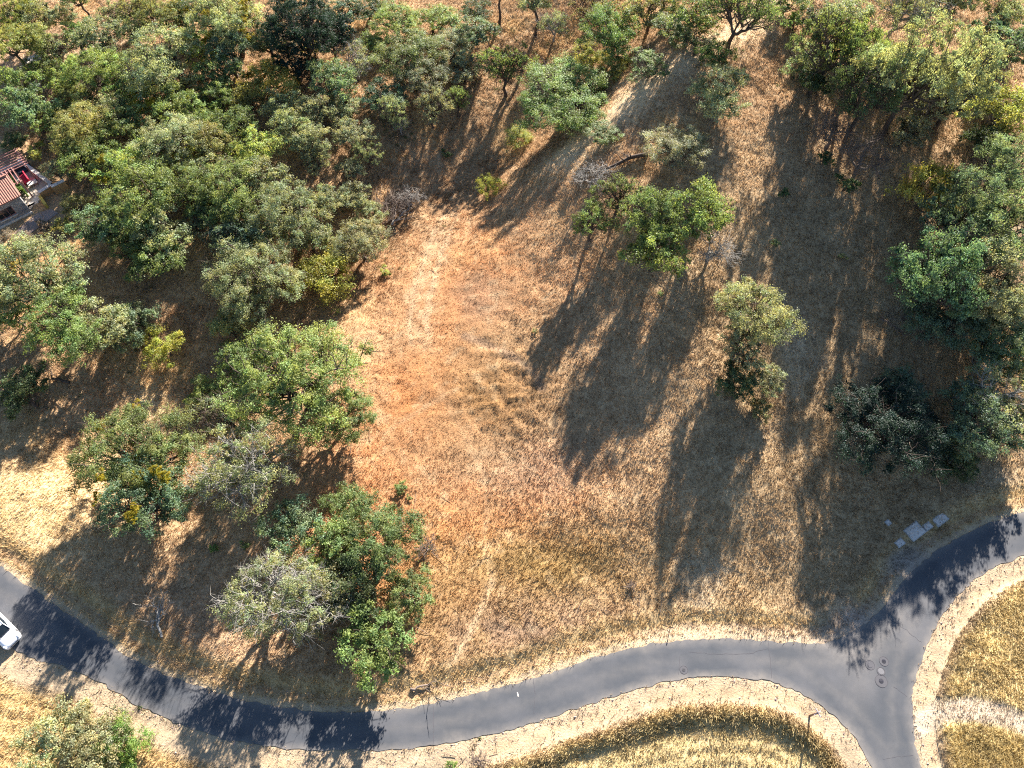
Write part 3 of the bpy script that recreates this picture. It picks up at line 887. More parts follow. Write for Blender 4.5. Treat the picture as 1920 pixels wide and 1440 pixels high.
    wall_seg('patio_wall', L(39, 306), L(101, 352), .42, .75, 'stone', 'cap', pt)
    wall_seg('end_wall', L(104, 356), L(80, 372), .4, 1.0, 'stucco', 'cap', pt, -1.6)
    wall_seg('retaining_wall', L(130, 352), L(106, 364), .4, 1.3, 'stucco', 'cap', pt, -1.6)
    wall_seg('low_wall', L(79, 374), L(90, 390), .35, .7, 'yellowst', None, pt, -1.0)
    for k in range(3):
        a = L(73 - 6 * k, 372 + 6 * k)
        boxo('step', (a[0] - .8, a[0] + .8, a[1] - .2, a[1] + .2, -.3, .12 - .0 + .04 * (2 - k)), M['cap'], pt, .02)
    # two slatted pergolas
    def pergola(label, cx, cy, lu, lv, h, along, n):
        o = empty('pergola', (T @ Vector((cx, cy, 0))), A, label, 'pergola', 'red timber pergolas by the house')
        for sx in (-1, 1):
            for sy in (-1, 1):
                boxo('post', (sx * (lu / 2 - .2) - .09, sx * (lu / 2 - .2) + .09, sy * (lv / 2 - .2) - .09, sy * (lv / 2 - .2) + .09, -.3, h), M['redwood'], o)
        for s in (-1, 1):
            if along == 'u': boxo('beam', (s * (lu / 2 - .2) - .07, s * (lu / 2 - .2) + .07, -lv / 2, lv / 2, h + .002, h + .2), M['redwood'], o)
            else: boxo('beam', (-lu / 2, lu / 2, s * (lv / 2 - .2) - .07, s * (lv / 2 - .2) + .07, h + .002, h + .2), M['redwood'], o)
        if along == 'u': boxo('beam', (-.6, -.46, -lv / 2, lv / 2, h + .42, h + .5), M['redwood'], o)
        proto = None
        for k in range(n):
            f = -.5 + (k + .5) / n
            if proto is None:
                bm = bmesh.new()
                if along == 'u': box(bm, -lu / 2 - .2, lu / 2 + .2, -.045, .045, 0, .1, .008)
                else: box(bm, -.05, .05, -lv / 2 - .2, lv / 2 + .2, 0, .1, .008)
                proto = bm_mesh('slat', bm)
            s = link('slat', proto, M['redwood'], o)
            s.location = (0, f * lv, h + .202) if along == 'u' else (f * lu, 0, h + .202)
    ax, ay = L(12, 312, 2.6)
    pergola('upper red slatted pergola over the patio, slats rising to the right', ax - .8, ay + .2, 6.0, 4.0, 2.6, 'u', 8)
    bx_, by_ = L(2, 345, 2.7)
    pergola('lower red slatted pergola next to the tile roof, closely spaced slats', bx_, by_, 4.6, 3.0, 2.7, 'v', 11)
    # furniture
    def lounge(px, py, rz, mat, label, arm=True):
        a = L(px, py, .2)
        o = empty('garden_sofa', T @ Vector((a[0], a[1], .12)), A + R_(rz), label, 'sofa')
        boxo('seat', (-.95, .95, -.38, .38, .12, .42), M[mat], o, .05)
        boxo('backrest', (-.95, .95, .26, .44, .43, .85), M[mat], o, .05)
        for sx in (-.85, .85):
            for sy in (-.3, .3): boxo('leg', (sx - .04, sx + .04, sy - .04, sy + .04, 0, .118), M['wood'], o)
    lounge(48, 338, -90, 'redcloth', 'bright red sofa on the patio')
    lounge(48, 320, 0, 'darkcloth', 'dark sofa against the low wall at the top of the patio')
    lounge(24, 323, 180, 'darkcloth', 'dark sofa in shade under the upper pergola edge')
    a = L(62, 345, .3)
    o = empty('garden_table', T @ Vector((a[0], a[1], .12)), A, 'low stone table beside the red sofa', 'table')
    boxo('top', (-.6, .6, -.4, .4, .4, .48), M['cap'], o, .03)
    for sx in (-.5, .5):
        for sy in (-.3, .3): boxo('leg', (sx - .05, sx + .05, sy - .05, sy + .05, 0, .4), M['wood'], o)
    # gravel walk below the stone wall
    x, y = flat(75, 408, PADZ)
    bm = bmesh.new(); Q = [L(20, 445), L(40, 425), L(70, 400), L(96, 392), L(110, 400), L(75, 425), L(35, 455)]
    bm.faces.new([bm.verts.new((q[0], q[1], .05)) for q in Q])
    g = link('garden_path', bm_mesh('garden_path', bm), M['gravel'], None, loc, A); tag(g, 'brown gravel walk along the foot of the stone house', 'path', kind='structure')
build_house()

x, y, z = on_ground(62, 112)
bm = bmesh.new(); box(bm, -1.1, 1.1, -.8, .8, -.2, .14, .02)
e = empty('concrete_slab', (x, y, z), R_(38), 'small white concrete slab between tree trunks at the upper left', 'slab')
link('slab', bm_mesh('slab', bm), M['cap'], e)
bm = bmesh.new(); box(bm, .3, .6, -.2, .2, .142, .2, .02); link('hatch', bm_mesh('hatch', bm), M['concrete'], e)

# ------------------------------------------------------------------ trees
def leaf_mesh(name, c, nrm, size, tint, r):
    N = len(c)
    nrm = nrm / (np.linalg.norm(nrm, axis=1)[:, None] + 1e-9)
    rv = r.normal(size=(N, 3))
    t = np.cross(nrm, rv); t /= np.linalg.norm(t, axis=1)[:, None] + 1e-9
    b = np.cross(nrm, t)
    L = size[:, None]
    V = np.stack([c - t * L, c + b * L * .55 + nrm * L * .12, c + t * L - nrm * L * .2, c - b * L * .55 + nrm * L * .12], 1).reshape(-1, 3)
    F = (np.arange(N)[:, None] * 4 + np.arange(4)[None, :])
    return np_mesh(name, V, F, smooth=False, attr=np.repeat(tint, 4, 0))

def make_proto(seed, R, nclump, nleaf, kind='oak'):
    """returns (trunk mesh, crown mesh or None, crown centre height, R)"""
    r = np.random.default_rng(seed)
    T = Tubes()
    Hh = {'oak': 1.55, 'sparse': 1.6, 'shrub': 1.15, 'bare': 1.5, 'tall': 2.3}[kind] * R
    hc = {'oak': .62, 'sparse': .62, 'shrub': .5, 'bare': .6, 'tall': .74}[kind] * Hh
    vz = (Hh - hc) / R                       # vertical half axis in R
    az_off = r.uniform(0, 6.28, 4)
    def outline(a):
        return 1 + .16 * math.sin(2 * a + az_off[0]) + .13 * math.sin(3 * a + az_off[1]) + .09 * math.sin(5 * a + az_off[2])
    # the crown is a few overlapping lobes; clumps sit on their shells
    nlobe = {'oak': 4, 'sparse': 4, 'shrub': 3, 'bare': 3, 'tall': 3}[kind]
    a0 = r.uniform(0, 6.28)
    lobes = [(np.array([0, 0, .12 * vz]) * R, .72)]
    for k in range(nlobe):
        a = a0 + 2 * math.pi * k / nlobe + r.normal(0, .35)
        lobes.append((np.array([math.cos(a) * r.uniform(.38, .66), math.sin(a) * r.uniform(.38, .66), r.uniform(-.35, .1) * vz]) * R, r.uniform(.36, .52)))
    C = []; tries = 0
    cr = {'oak': .235 if R > 3 else .27, 'sparse': .21, 'shrub': .38, 'bare': .28, 'tall': .30}[kind] * R
    if R > 6: cr = .185 * R
    while len(C) < nclump and tries < 6000:
        tries += 1
        lc, lr = lobes[r.integers(0, len(lobes))]
        a = r.uniform(0, 2 * math.pi); u = r.uniform(-.4, 1.0)
        q = math.sqrt(max(0, 1 - u * u)); k = lr * r.uniform(.6, 1.05)
        p = lc + np.array([math.cos(a) * q * k, math.sin(a) * q * k, u * k * vz * 1.1]) * R
        if p[2] < -.5 * vz * R: continue
        if all(np.linalg.norm((p - q_) * (1, 1, 1.2)) > cr * .95 for q_ in C): C.append(p)
    C = np.array(C) + (0, 0, hc)
    # wood
    tr = (.042 * R + .05) * (1.0 if kind != 'shrub' else .7)
    fork = np.array([r.normal(0, .05 * R), r.normal(0, .05 * R), Hh * {'shrub': .12, 'tall': .5}.get(kind, .27)])
    lean = r.normal(0, .06 * R, 3) * (1, 1, 0)
    pts = curve_pts((0, 0, -.5), fork, lean, 6, r)
    T.add(pts, np.linspace(tr * 1.35, tr * .92, 6), 8)
    nl = 5 if R > 3 else 4
    az = np.arctan2(C[:, 1], C[:, 0]); order = np.argsort(az)
    groups = np.array_split(order, nl)
    joints = []
    for g in groups:
        m = C[g].mean(0)
        j = fork + (m - fork) * .55 + r.normal(0, .06 * R, 3)
        P = curve_pts(fork, j, r.normal(0, .08 * R, 3) - (0, 0, .04 * R), 6, r)
        T.add(P, np.linspace(tr * .72, tr * .45, 6), 6)
        for q in g:
            st = P[r.integers(3, 6)]
            tip = C[q] + r.normal(0, .05 * R, 3)
            B = curve_pts(st, tip, r.normal(0, .07 * R, 3), 5, r)
            T.add(B, np.linspace(tr * .36, max(.02, tr * .13), 5), 5)
            nt_ = {'oak': 3, 'sparse': 6, 'bare': 9, 'shrub': 3, 'tall': 3}[kind]
            for _ in range(nt_):
                s2 = B[r.integers(2, 5)]
                d = r.normal(size=3) + (tip - np.array([0, 0, hc * .5])) / R * .9; d /= np.linalg.norm(d)
                ln = r.uniform(.18, .42) * R * (1.25 if kind == 'bare' else 1)
                tw = curve_pts(s2, s2 + d * ln, r.normal(0, .04 * R, 3), 4, r)
                T.add(tw, np.linspace(max(.022, tr * .16), .010, 4), 4)
                if kind in ('bare', 'sparse'):
                    for _ in range(4):
                        s3 = tw[r.integers(1, 4)]; d2 = d + r.normal(0, .8, 3); d2 /= np.linalg.norm(d2)
                        T.add(curve_pts(s3, s3 + d2 * ln * r.uniform(.35, .7), (0, 0, 0), 3, r), (.016, .012, .007), 3)
    trunk = T.mesh('trunk')
    if kind == 'bare':
        return trunk, None, hc, R
    # foliage: every clump is a handful of rounded sprays
    cen = []; nor = []; siz = []; tin = []
    per = max(1, nleaf // len(C))
    for p in C:
        rc = cr * r.uniform(.5, 1.35)
        out = p - np.array([0, 0, hc - .35 * R]); out /= np.linalg.norm(out) + 1e-9
        nsp = 9
        d = r.normal(size=(nsp, 3)) + out * .7 + (0, 0, .45); d /= np.linalg.norm(d, axis=1)[:, None]
        sp = p + d * rc * r.uniform(.35, 1.25, (nsp, 1)) * (1, 1, .7)
        k = max(1, per // nsp)
        ct = r.uniform(.68, 1.3)
        for s in sp:
            q = r.normal(size=(k, 3)); q /= np.linalg.norm(q, axis=1)[:, None]
            q[:, 2] = np.where(q[:, 2] < -.3, -q[:, 2], q[:, 2])
            rad = rc * .42 * np.abs(r.normal(.7, .45, (k, 1)))
            cen.append(s + q * rad * (1, 1, .62))
            nn = q * .7 + out * .25 + (0, 0, .45) + r.normal(0, .55, (k, 3))
            nor.append(nn)
            siz.append(r.uniform(.05, .122, k) * (1.0 if kind != 'shrub' else .85))
            base = ct * r.uniform(.8, 1.2)
            yl = r.uniform(-.12, .2)
            tt = np.stack([np.full(k, base * (1 + yl)), np.full(k, base), np.full(k, base * (1 - yl))], -1) * r.uniform(.78, 1.22, (k, 1))
            tin.append(tt)
    crown = leaf_mesh('crown', np.concatenate(cen), np.concatenate(nor), np.concatenate(siz), np.concatenate(tin), r)
    return trunk, crown, hc, R

PROTO = {
    'oak': [make_proto(11 + i, 7.0, 80, 52000) for i in range(3)] + [make_proto(31 + i, 4.5, 46, 22500) for i in range(5)] + [make_proto(51 + i, 2.8, 30, 10000) for i in range(4)],
    'sparse': [make_proto(71 + i, 5.5, 48, 15500, 'sparse') for i in range(2)] + [make_proto(81 + i, 3.4, 32, 6300, 'sparse') for i in range(3)],
    'tall': [make_proto(91 + i, 3.2, 26, 14000, 'tall') for i in range(3)],
    'shrub': [make_proto(101 + i, 2.4, 16, 9500, 'shrub') for i in range(3)] + [make_proto(111 + i, 1.2, 9, 2800, 'shrub') for i in range(2)],
    'bare': [make_proto(121 + i, 3.0, 20, 0, 'bare') for i in range(2)] + [make_proto(131, 1.5, 11, 0, 'bare')],
}
for k, L in PROTO.items():
    for t in L:
        if t[1]: t[1].materials.append(M['leaf'])
BARK = {}
def bark_mesh(me, mat):
    key = (me.name, mat)
    if key not in BARK:
        m = me.copy(); m.materials.clear(); m.materials.append(M[mat]); BARK[key] = m
    return BARK[key]

COL = {
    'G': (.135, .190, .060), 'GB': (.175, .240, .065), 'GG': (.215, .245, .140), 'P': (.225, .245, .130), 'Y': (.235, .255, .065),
    'YS': (.27, .265, .04), 'O': (.205, .205, .08), 'D': (.07, .11, .045), 'T': (.085, .145, .095), 'BG': (.135, .195, .11), 'K': (.014, .036, .028),  # K: leaves darkened to stand in for the grove's shade
    'E': (.13, .21, .045), 'V': (.24, .18, .15),
}
LOOK = {'G': 'green', 'GB': 'bright green', 'GG': 'grey-green', 'P': 'pale grey-green', 'Y': 'yellow-green', 'YS': 'yellow', 'O': 'olive',
        'D': 'dark green', 'T': 'dark teal-green', 'BG': 'blue-green', 'K': 'nearly black-green', 'E': 'vivid green', 'V': 'purplish'}
vi = {k: 0 for k in PROTO}
n_tree = 0
def tree(cx, cy, wpx, form, colr, label, zf=1.0, bark='bark', group=None, mistletoe=0):
    """crown centre and crown width in photo pixels; the foot is found on the ground"""
    global n_tree
    n_tree += 1
    r = np.random.default_rng(1000 + n_tree)
    hc = 3.0
    for _ in range(6):
        x, y, z = on_ground(cx, cy, hc)
        fwd = float(to_px(x, y, z + hc)[2])
        Rw = wpx / 2 * fwd / FPX
        L = PROTO[form]
        best = min(abs(math.log(t[3] / Rw)) for t in L)
        cand = [t for t in L if abs(math.log(t[3] / Rw)) < best + .02]
        t = cand[n_tree % len(cand)]
        s = Rw / t[3]
        hc = t[2] * s * zf
    shrub = form == 'shrub'
    name = 'shrub' if shrub else ('bare_tree' if form == 'bare' else 'oak_tree')
    if colr == 'YS' and shrub: name = 'yellow_shrub'
    e = empty(name, (x, y, z), r.uniform(0, 6.28), label, 'shrub' if shrub else 'tree', group or ('shrubs on the hillside' if shrub else 'trees on the hillside'))
    e.scale = (s, s, s * zf)
    link('stem' if shrub else 'trunk', bark_mesh(t[0], bark), None, e)
    if t[1]:
        o = link('foliage' if shrub else 'crown', t[1], None, e)
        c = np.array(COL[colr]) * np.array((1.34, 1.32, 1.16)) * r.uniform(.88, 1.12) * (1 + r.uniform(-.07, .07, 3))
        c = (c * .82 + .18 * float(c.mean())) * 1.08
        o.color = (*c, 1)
    for k in range(mistletoe):
        a = r.uniform(0, 6.28); u = r.uniform(.25, .8); q = math.sqrt(1 - u * u)
        m = link('mistletoe', PROTO['shrub'][3 + k % 2][1], None, e)
        m.location = (math.cos(a) * q * t[3] * .82, math.sin(a) * q * t[3] * .82, t[2] + u * t[3] * .62 - .4)
        m.scale = (.55 / s,) * 3
        m.color = (.26, .22, .015, 1)
    return e

TREES = [
 # ---- upper left wood, above the house
 (18, 30, 80, 'oak', 'Y', 'yellow-green oak in the top left corner of the photo', 1.2),
 (66, 32, 70, 'oak', 'GG', 'grey-green oak along the top edge, second from the left corner', 1.2),
 (20, 82, 70, 'tall', 'Y', 'yellow-green slim tree left of the white slab', 1.0),
 (62, 75, 62, 'tall', 'Y', 'yellow-green slim tree just above the white slab', 1.0),
 (98, 82, 66, 'sparse', 'GG', 'thin grey-green oak right of the white slab', 1.1),
 (118, 30, 52, 'oak', 'GG', 'small grey-green oak below the dark leaning trunk at the top', 1.0),
 (143, -14, 60, 'tall', 'G', 'oak whose dark bare trunk leans out of the top edge, upper left', 1.2),
 (148, 66, 58, 'oak', 'G', 'small green oak with forked stem above the round bright oak', 1.0),
 (186, 68, 72, 'oak', 'GG', 'silvery oak left of the pale clearing in the upper left wood', 1.0),
 (208, 28, 56, 'sparse', 'GG', 'thin grey oak at the top edge above the pale clearing', 1.1),
 (250, 5, 70, 'sparse', 'O', 'thin olive oak cut by the top edge right of the clearing', 1.1),
 (290, 28, 80, 'oak', 'O', 'olive oak at the top edge with shaded ground below', 1.1),
 (345, 30, 62, 'oak', 'D', 'dark oak at the top edge left of the big mistletoe oak', 1.0),
 (428, 38, 118, 'oak', 'GG', 'big grey-green oak with yellow mistletoe spots near the top edge', 1.1),
 (432, 92, 92, 'oak', 'T', 'teal-green oak hanging below the big mistletoe oak', 1.0),
 (300, 108, 126, 'oak', 'GG', 'broad round grey-green oak right of the pale clearing', 1.0),
 (336, 150, 70, 'oak', 'GG', 'grey-green oak tucked under the broad round oak', 1.0),
 (172, 132, 96, 'oak', 'GB', 'round bright green oak in the middle of the upper left wood', 1.0),
 (40, 165, 72, 'oak', 'G', 'green oak at the left edge below the white slab', 1.1),
 (48, 203, 84, 'oak', 'BG', 'dark-based oak at the left edge above the upper pergola', 1.1),
 (128, 172, 44, 'shrub', 'GB', 'small bright bush left of the bare patch under the round bright oak', 1.0),
 (160, 192, 48, 'oak', 'D', 'small dark oak under the round bright green oak', 1.0),
 (108, 196, 50, 'sparse', 'G', 'thin oak over pale ground right of the dark-based oak', 1.0),
 (236, 172, 66, 'oak', 'G', 'green oak right of the round bright oak', 1.0),
 (284, 188, 76, 'oak', 'Y', 'yellow-green oak with mistletoe below the broad round oak', 1.0),
 (336, 206, 84, 'oak', 'GB', 'long low bright green oak lying left of the dark hollow', 1.0),
 (152, 242, 108, 'oak', 'Y', 'large yellow-green oak up and right of the pergolas', .85),
 (232, 228, 78, 'oak', 'G', 'green oak right of the large yellow-green oak', 1.0),
 (316, 262, 108, 'oak', 'GG', 'grey-green oak over dark twin trunks in the wood centre', 1.0),
 (158, 300, 86, 'oak', 'GB', 'bright oak right of the patio hedge trees', 1.0),
 (225, 318, 92, 'oak', 'GB', 'spreading bright oak with mistletoe right of the patio', 1.0),
 (345, 350, 96, 'oak', 'G', 'round green oak in the wood centre with shaded foot', 1.0),
 (268, 372, 136, 'oak', 'G', 'largest oak right of the retaining wall, wide speckled crown', 1.0),
 (188, 424, 92, 'oak', 'BG', 'blue-green oak below the retaining wall', 1.0),
 (305, 430, 96, 'oak', 'GG', 'grey-green oak above the small open trunk tangle', 1.0),
 (432, 352, 108, 'oak', 'G', 'green oak right of the round green wood-centre oak', 1.0),
 (398, 262, 74, 'oak', 'O', 'olive oak beside orange ground in the wood centre', 1.0),
 (447, 233, 72, 'oak', 'G', 'green oak below the small bushy trees of the dark hollow', 1.0),
 (400, 186, 60, 'oak', 'G', 'small green bushy oak at the left rim of the dark hollow', 1.0),
 (527, 200, 66, 'oak', 'GG', 'grey-green oak directly below the yellow bay thicket', 1.0),
 (598, 208, 64, 'oak', 'GG', 'grey-green oak right below the round-topped blue-green oak', 1.0),
 (618, 150, 84, 'oak', 'BG', 'round-topped blue-green oak right of the yellow bay thicket', 1.0),
 (545, 246, 72, 'oak', 'GG', 'grey oak with white dead twigs below the yellow thicket', 1.0),
 (476, 284, 78, 'oak', 'Y', 'yellow-tinged oak left of the open gully floor', 1.0),
 (592, 268, 66, 'oak', 'GG', 'grey-green oak leaning over the sunlit gully slope', 1.1),
 (590, 305, 44, 'sparse', 'GG', 'small thin oak on a curved dark trunk in the gully', 1.2),
 (534, 396, 118, 'oak', 'GG', 'wide grey-green oak below the sunlit gully slope', 1.0),
 (438, 446, 88, 'oak', 'T', 'teal oak in shade left of the wide grey-green gully oak', 1.0),
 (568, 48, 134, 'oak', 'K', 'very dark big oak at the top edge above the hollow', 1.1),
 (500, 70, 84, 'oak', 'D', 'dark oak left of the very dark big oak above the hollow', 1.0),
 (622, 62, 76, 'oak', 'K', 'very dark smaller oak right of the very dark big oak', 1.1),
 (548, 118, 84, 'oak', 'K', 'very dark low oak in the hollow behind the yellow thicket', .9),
 (505, 158, 96, 'shrub', 'YS', 'large yellow bay thicket in the dark hollow', 1.0),
 (468, 190, 62, 'shrub', 'O', 'brownish olive thicket left below the yellow bay thicket', 1.0),
 (590, 95, 34, 'shrub', 'Y', 'small yellow-green bush in shade under the very dark oak', 1.0),
 (286, 486, 96, 'oak', 'G', 'green oak with dark trunk left of the pale rounded field-edge oak', 1.0),
 (232, 462, 60, 'oak', 'G', 'smaller green oak above left of the dark-trunked oak', 1.0),
 (372, 410, 60, 'sparse', 'GG', 'thin oak over crossing bare stems in a light patch', 1.1),
 (620, 372, 66, 'oak', 'GG', 'grey oak above the dead pale branches of the gully', 1.0),
 (78, 128, 56, 'oak', 'G', 'green oak between the white slab and the round bright oak', 1.0),
 (204, 208, 60, 'oak', 'GG', 'grey-green oak under the bright round oak, right of bare patches', 1.0),
 (192, 282, 70, 'oak', 'GB', 'bright oak right below the large yellow-green oak', 1.0),
 (268, 300, 72, 'oak', 'G', 'green oak left below the twin dark trunks', 1.0),
 (388, 318, 74, 'oak', 'GG', 'grey-green oak between the wood-centre oak and the gully side', 1.0),
 (490, 335, 84, 'oak', 'GG', 'grey-green oak left of the sunlit gully slope', 1.0),
 (400, 392, 72, 'oak', 'G', 'green oak below the green wood-centre pair', 1.0),
 (350, 300, 66, 'oak', 'Y', 'yellowish oak right of the twin dark trunks', 1.0),
 (486, 440, 76, 'oak', 'GG', 'grey oak between the teal oak and the wide gully oak', 1.0),
 (412, 138, 72, 'oak', 'G', 'green oak with pale limbs left of the dark hollow', 1.0),
 (252, 60, 58, 'oak', 'GG', 'grey-green oak above the broad round oak', 1.0),
 (365, 85, 66, 'oak', 'G', 'green oak between the broad round oak and the mistletoe oak', 1.0),
 (110, 150, 46, 'oak', 'GB', 'small bright oak left of the round bright oak', 1.0),
 (640, 195, 60, 'oak', 'GG', 'grey-green oak left of the teal shaded oak above the gully', 1.0),
 (580, 440, 80, 'oak', 'GG', 'grey-green oak above the wide yellow shrub, wood edge', 1.0),
 (372, 232, 60, 'oak', 'G', 'green oak right below the long low bright oak', 1.0),
 (98, 232, 58, 'oak', 'GB', 'bright oak left of the large yellow-green oak, above the patio', .9),
 (395, 20, 64, 'oak', 'GG', 'grey-green oak at the top edge left of the mistletoe oak', 1.0),
 (690, 20, 60, 'oak', 'D', 'dark oak at the top edge left of the twin domes', 1.0),
 (640, 20, 66, 'oak', 'T', 'teal oak at the top edge right of the very dark big oak', 1.0),
 # ---- top centre
 (740, 38, 86, 'oak', 'GB', 'bright domed oak at the top edge, left of a twin dome', 1.0),
 (817, 36, 70, 'oak', 'GB', 'bright domed oak at the top edge, right one of twin domes', 1.0),
 (700, 76, 56, 'oak', 'GB', 'small bright oak bulge left below the twin domed oaks', 1.0),
 (660, 112, 70, 'sparse', 'P', 'pale half-bare oak right of the dark hollow', 1.1),
 (762, 98, 110, 'oak', 'G', 'dense green oak below the twin domed oaks', 1.0),
 (842, 92, 84, 'oak', 'GG', 'grey-green oak right of the dense green oak, top centre', 1.0),
 (888, 62, 74, 'oak', 'BG', 'blue-green oak beside the straight dark trunk, top centre', 1.0),
 (796, 145, 92, 'oak', 'GG', 'drooping grey-green oak above the long trunk shadows', 1.0),
 (866, 132, 60, 'oak', 'GG', 'small grey-green oak right of the drooping oak', 1.0),
 (893, 18, 52, 'oak', 'D', 'small dark oak touching the top edge left of a straight trunk', 1.0),
 (738, 206, 60, 'sparse', 'GG', 'thin grey-green oak in the upper gully right of the teal oak', 1.3),
 (812, 196, 62, 'sparse', 'GG', 'thin drooping oak with long dark trunk in the upper gully', 1.5),
 (690, 282, 52, 'sparse', 'GG', 'thin oak on a dark trunk in the middle of the gully', 1.4),
 (860, 185, 48, 'sparse', 'G', 'slim thin oak at the right of the long trunk shadows', 1.5),
 (717, 182, 76, 'oak', 'T', 'teal shaded oak left of the long trunk shadows', 1.0),
 (663, 248, 66, 'oak', 'GG', 'rounded grey-green oak at the left rim of the gully', 1.0),
 (750, 232, 36, 'sparse', 'P', 'tiny pale sapling between long trunk shadows', 1.2),
 (655, 318, 44, 'oak', 'GG', 'small oak left of the bare brush in the gully', 1.0),
 (662, 366, 56, 'oak', 'GG', 'grey-green oak left of the white dead snag', 1.0),
 (692, 404, 52, 'oak', 'GG', 'low grey-green oak below the white dead snag', 1.0),
 (682, 452, 96, 'oak', 'GG', 'grey-green oak at the wood edge left of the field trail head', 1.0),
 (640, 470, 60, 'oak', 'O', 'olive oak behind the yellow shrub at the field edge', 1.0),
 (768, 368, 44, 'bare', 'G', 'white dead snag beside the head of the field trail', 1.0, 'palebark'),
 (735, 385, 70, 'bare', 'G', 'dark heap of dead brush left of the white snag', .7, 'deadwood'),
 (950, 112, 96, 'sparse', 'G', 'tall thin oak on a long dark trunk right of the long shadows', 1.45),
 (936, -30, 70, 'tall', 'GG', 'oak at the top edge showing only its straight vertical trunk', 1.3),
 (1004, -6, 80, 'tall', 'P', 'pale oak at the top edge on a slanting trunk', 1.1),
 (1060, 176, 184, 'oak', 'GB', 'largest oak at the head of the field, wide bright dome', .66),
 (1040, 48, 64, 'sparse', 'P', 'pale thin oak above the largest field-head oak', 1.0),
 (1150, 58, 114, 'oak', 'G', 'dark green round oak top right of the largest field-head oak', 1.0),
 (1100, 10, 74, 'sparse', 'O', 'thin olive oak at the top edge above the small yellow bush', 1.0),
 (1222, 18, 84, 'oak', 'O', 'greyish olive oak at the top edge, near a white dead branch', 1.0),
 (1107, 112, 60, 'shrub', 'Y', 'yellow-green bush between the largest and the round dark oak', 1.0),
 (1153, 126, 52, 'shrub', 'Y', 'smaller yellow-green bush right of the other yellow-green bush', 1.0),
 (1214, 122, 84, 'sparse', 'G', 'thin green oak left of the long ridge-path shadow', .6),
 (1262, 52, 72, 'oak', 'G', 'green oak at the top, left of the forked-trunk oak', .65),
 (917, 350, 44, 'shrub', 'YS', 'small lone yellow bush at the shaded top edge of the field', 1.1),
 (970, 262, 48, 'shrub', 'Y', 'yellow-green bush at the foot of the largest field-head oak', 1.0),
 (1133, 248, 60, 'oak', 'G', 'small oak right of the largest field-head oak by the ridge path', .5),
 (1268, 272, 108, 'oak', 'GG', 'grey-olive oak right of the fallen log', .75),
 (1110, 332, 70, 'bare', 'G', 'grey leafless brush at the lower end of the fallen log', .7, 'palebark'),
 # ---- upper right
 (1300, 22, 92, 'oak', 'G', 'green oak at the top edge left of the forked-trunk oak', 1.0),
 (1312, 72, 76, 'sparse', 'G', 'thin hanging oak below the top edge, left of the forked trunk', .7),
 (1388, 12, 130, 'sparse', 'G', 'wide thin oak on a forked dark trunk at the top edge', 1.3),
 (1478, 6, 60, 'shrub', 'G', 'low green bush at the top end of the ridge path', 1.0),
 (1345, 104, 60, 'oak', 'G', 'small green oak below the forked trunk', 1.0),
 (1350, 168, 112, 'oak', 'GG', 'round grey-green oak left of the ridge path', .85),
 (1490, 44, 40, 'shrub', 'GB', 'small bright bush right of the forked-trunk oak', 1.0),
 (1538, 40, 66, 'oak', 'D', 'dark oak at the top right of the ridge path', 1.0),
 (1584, 34, 90, 'oak', 'GG', 'silvery oak at the top edge left of the curved trunk', 1.0),
 (1702, 6, 130, 'sparse', 'P', 'silvery thin oak on a curved dark trunk at the top right', 1.2),
 (1560, 84, 100, 'sparse', 'G', 'green oak right of the ridge path, upper left of a dense clump', 1.75),
 (1522, 112, 66, 'oak', 'GG', 'grey-green oak at the left end of the dense right-hand clump', 1.1),
 (1618, 104, 94, 'oak', 'G', 'green oak at the top of the dense right-hand clump', 1.75),
 (1532, 150, 60, 'oak', 'D', 'dark low oak at the left foot of the dense right-hand clump', 1.0),
 (1632, 165, 112, 'sparse', 'D', 'dark oak in the middle of the dense right-hand clump', 1.75),
 (1718, 140, 138, 'oak', 'GG', 'large grey-green oak in the dense right-hand clump', 1.75),
 (1806, 146, 112, 'oak', 'GG', 'grey-green oak at the right end of the dense clump', 1.75),
 (1745, 198, 96, 'sparse', 'GG', 'lower front oak of the dense right-hand clump', 1.0),
 (1705, 246, 58, 'oak', 'GG', 'small hanging oak at the bottom of the dense clump', 1.0),
 (1904, 90, 76, 'oak', 'BG', 'blue-green oak at the right edge near the top', 1.1),
 (1880, 14, 80, 'oak', 'GG', 'grey-green oak in the top right corner', 1.1),
 (1792, -18, 110, 'oak', 'GG', 'grey-green oak cut by the top edge left of the corner', 1.4),
 (1856, 60, 60, 'oak', 'T', 'teal oak in the top right, left of the blue-green one', 1.3),
 (1872, 222, 90, 'shrub', 'Y', 'yellow-green thicket at the right edge below the dense clump', 1.3),
 (1850, 266, 66, 'oak', 'D', 'dark low oak under the yellow-green right-edge thicket', 1.0),
 (1565, 242, 90, 'bare', 'G', 'leafless brown tree left of a similar one in the shaded slope', 1.0, 'deadwood'),
 (1622, 292, 100, 'bare', 'G', 'leafless tree with leafy green foot in the shaded slope', 1.0, 'deadwood'),
 (1543, 296, 30, 'shrub', 'D', 'dark bush at the foot of the left leafless tree', 1.0),
 (1586, 348, 40, 'shrub', 'D', 'dark green bush at the foot of the right leafless tree', 1.0),
 (1736, 362, 84, 'shrub', 'YS', 'yellow bush at the upper left of the right-edge oak grove', 1.4),
 (1890, 322, 96, 'oak', 'BG', 'blue-green oak at the top of the right-edge grove', 1.6),
 (1812, 384, 104, 'oak', 'BG', 'blue-green oak beside the yellow bush of the right-edge grove', 1.6),
 (1878, 425, 124, 'oak', 'BG', 'large blue-green oak at the right edge of the grove', 1.6),
 (1800, 452, 110, 'sparse', 'T', 'teal oak in the middle of the right-edge grove', 1.6),
 (1760, 515, 130, 'oak', 'T', 'teal oak at the left side of the right-edge grove', 1.6),
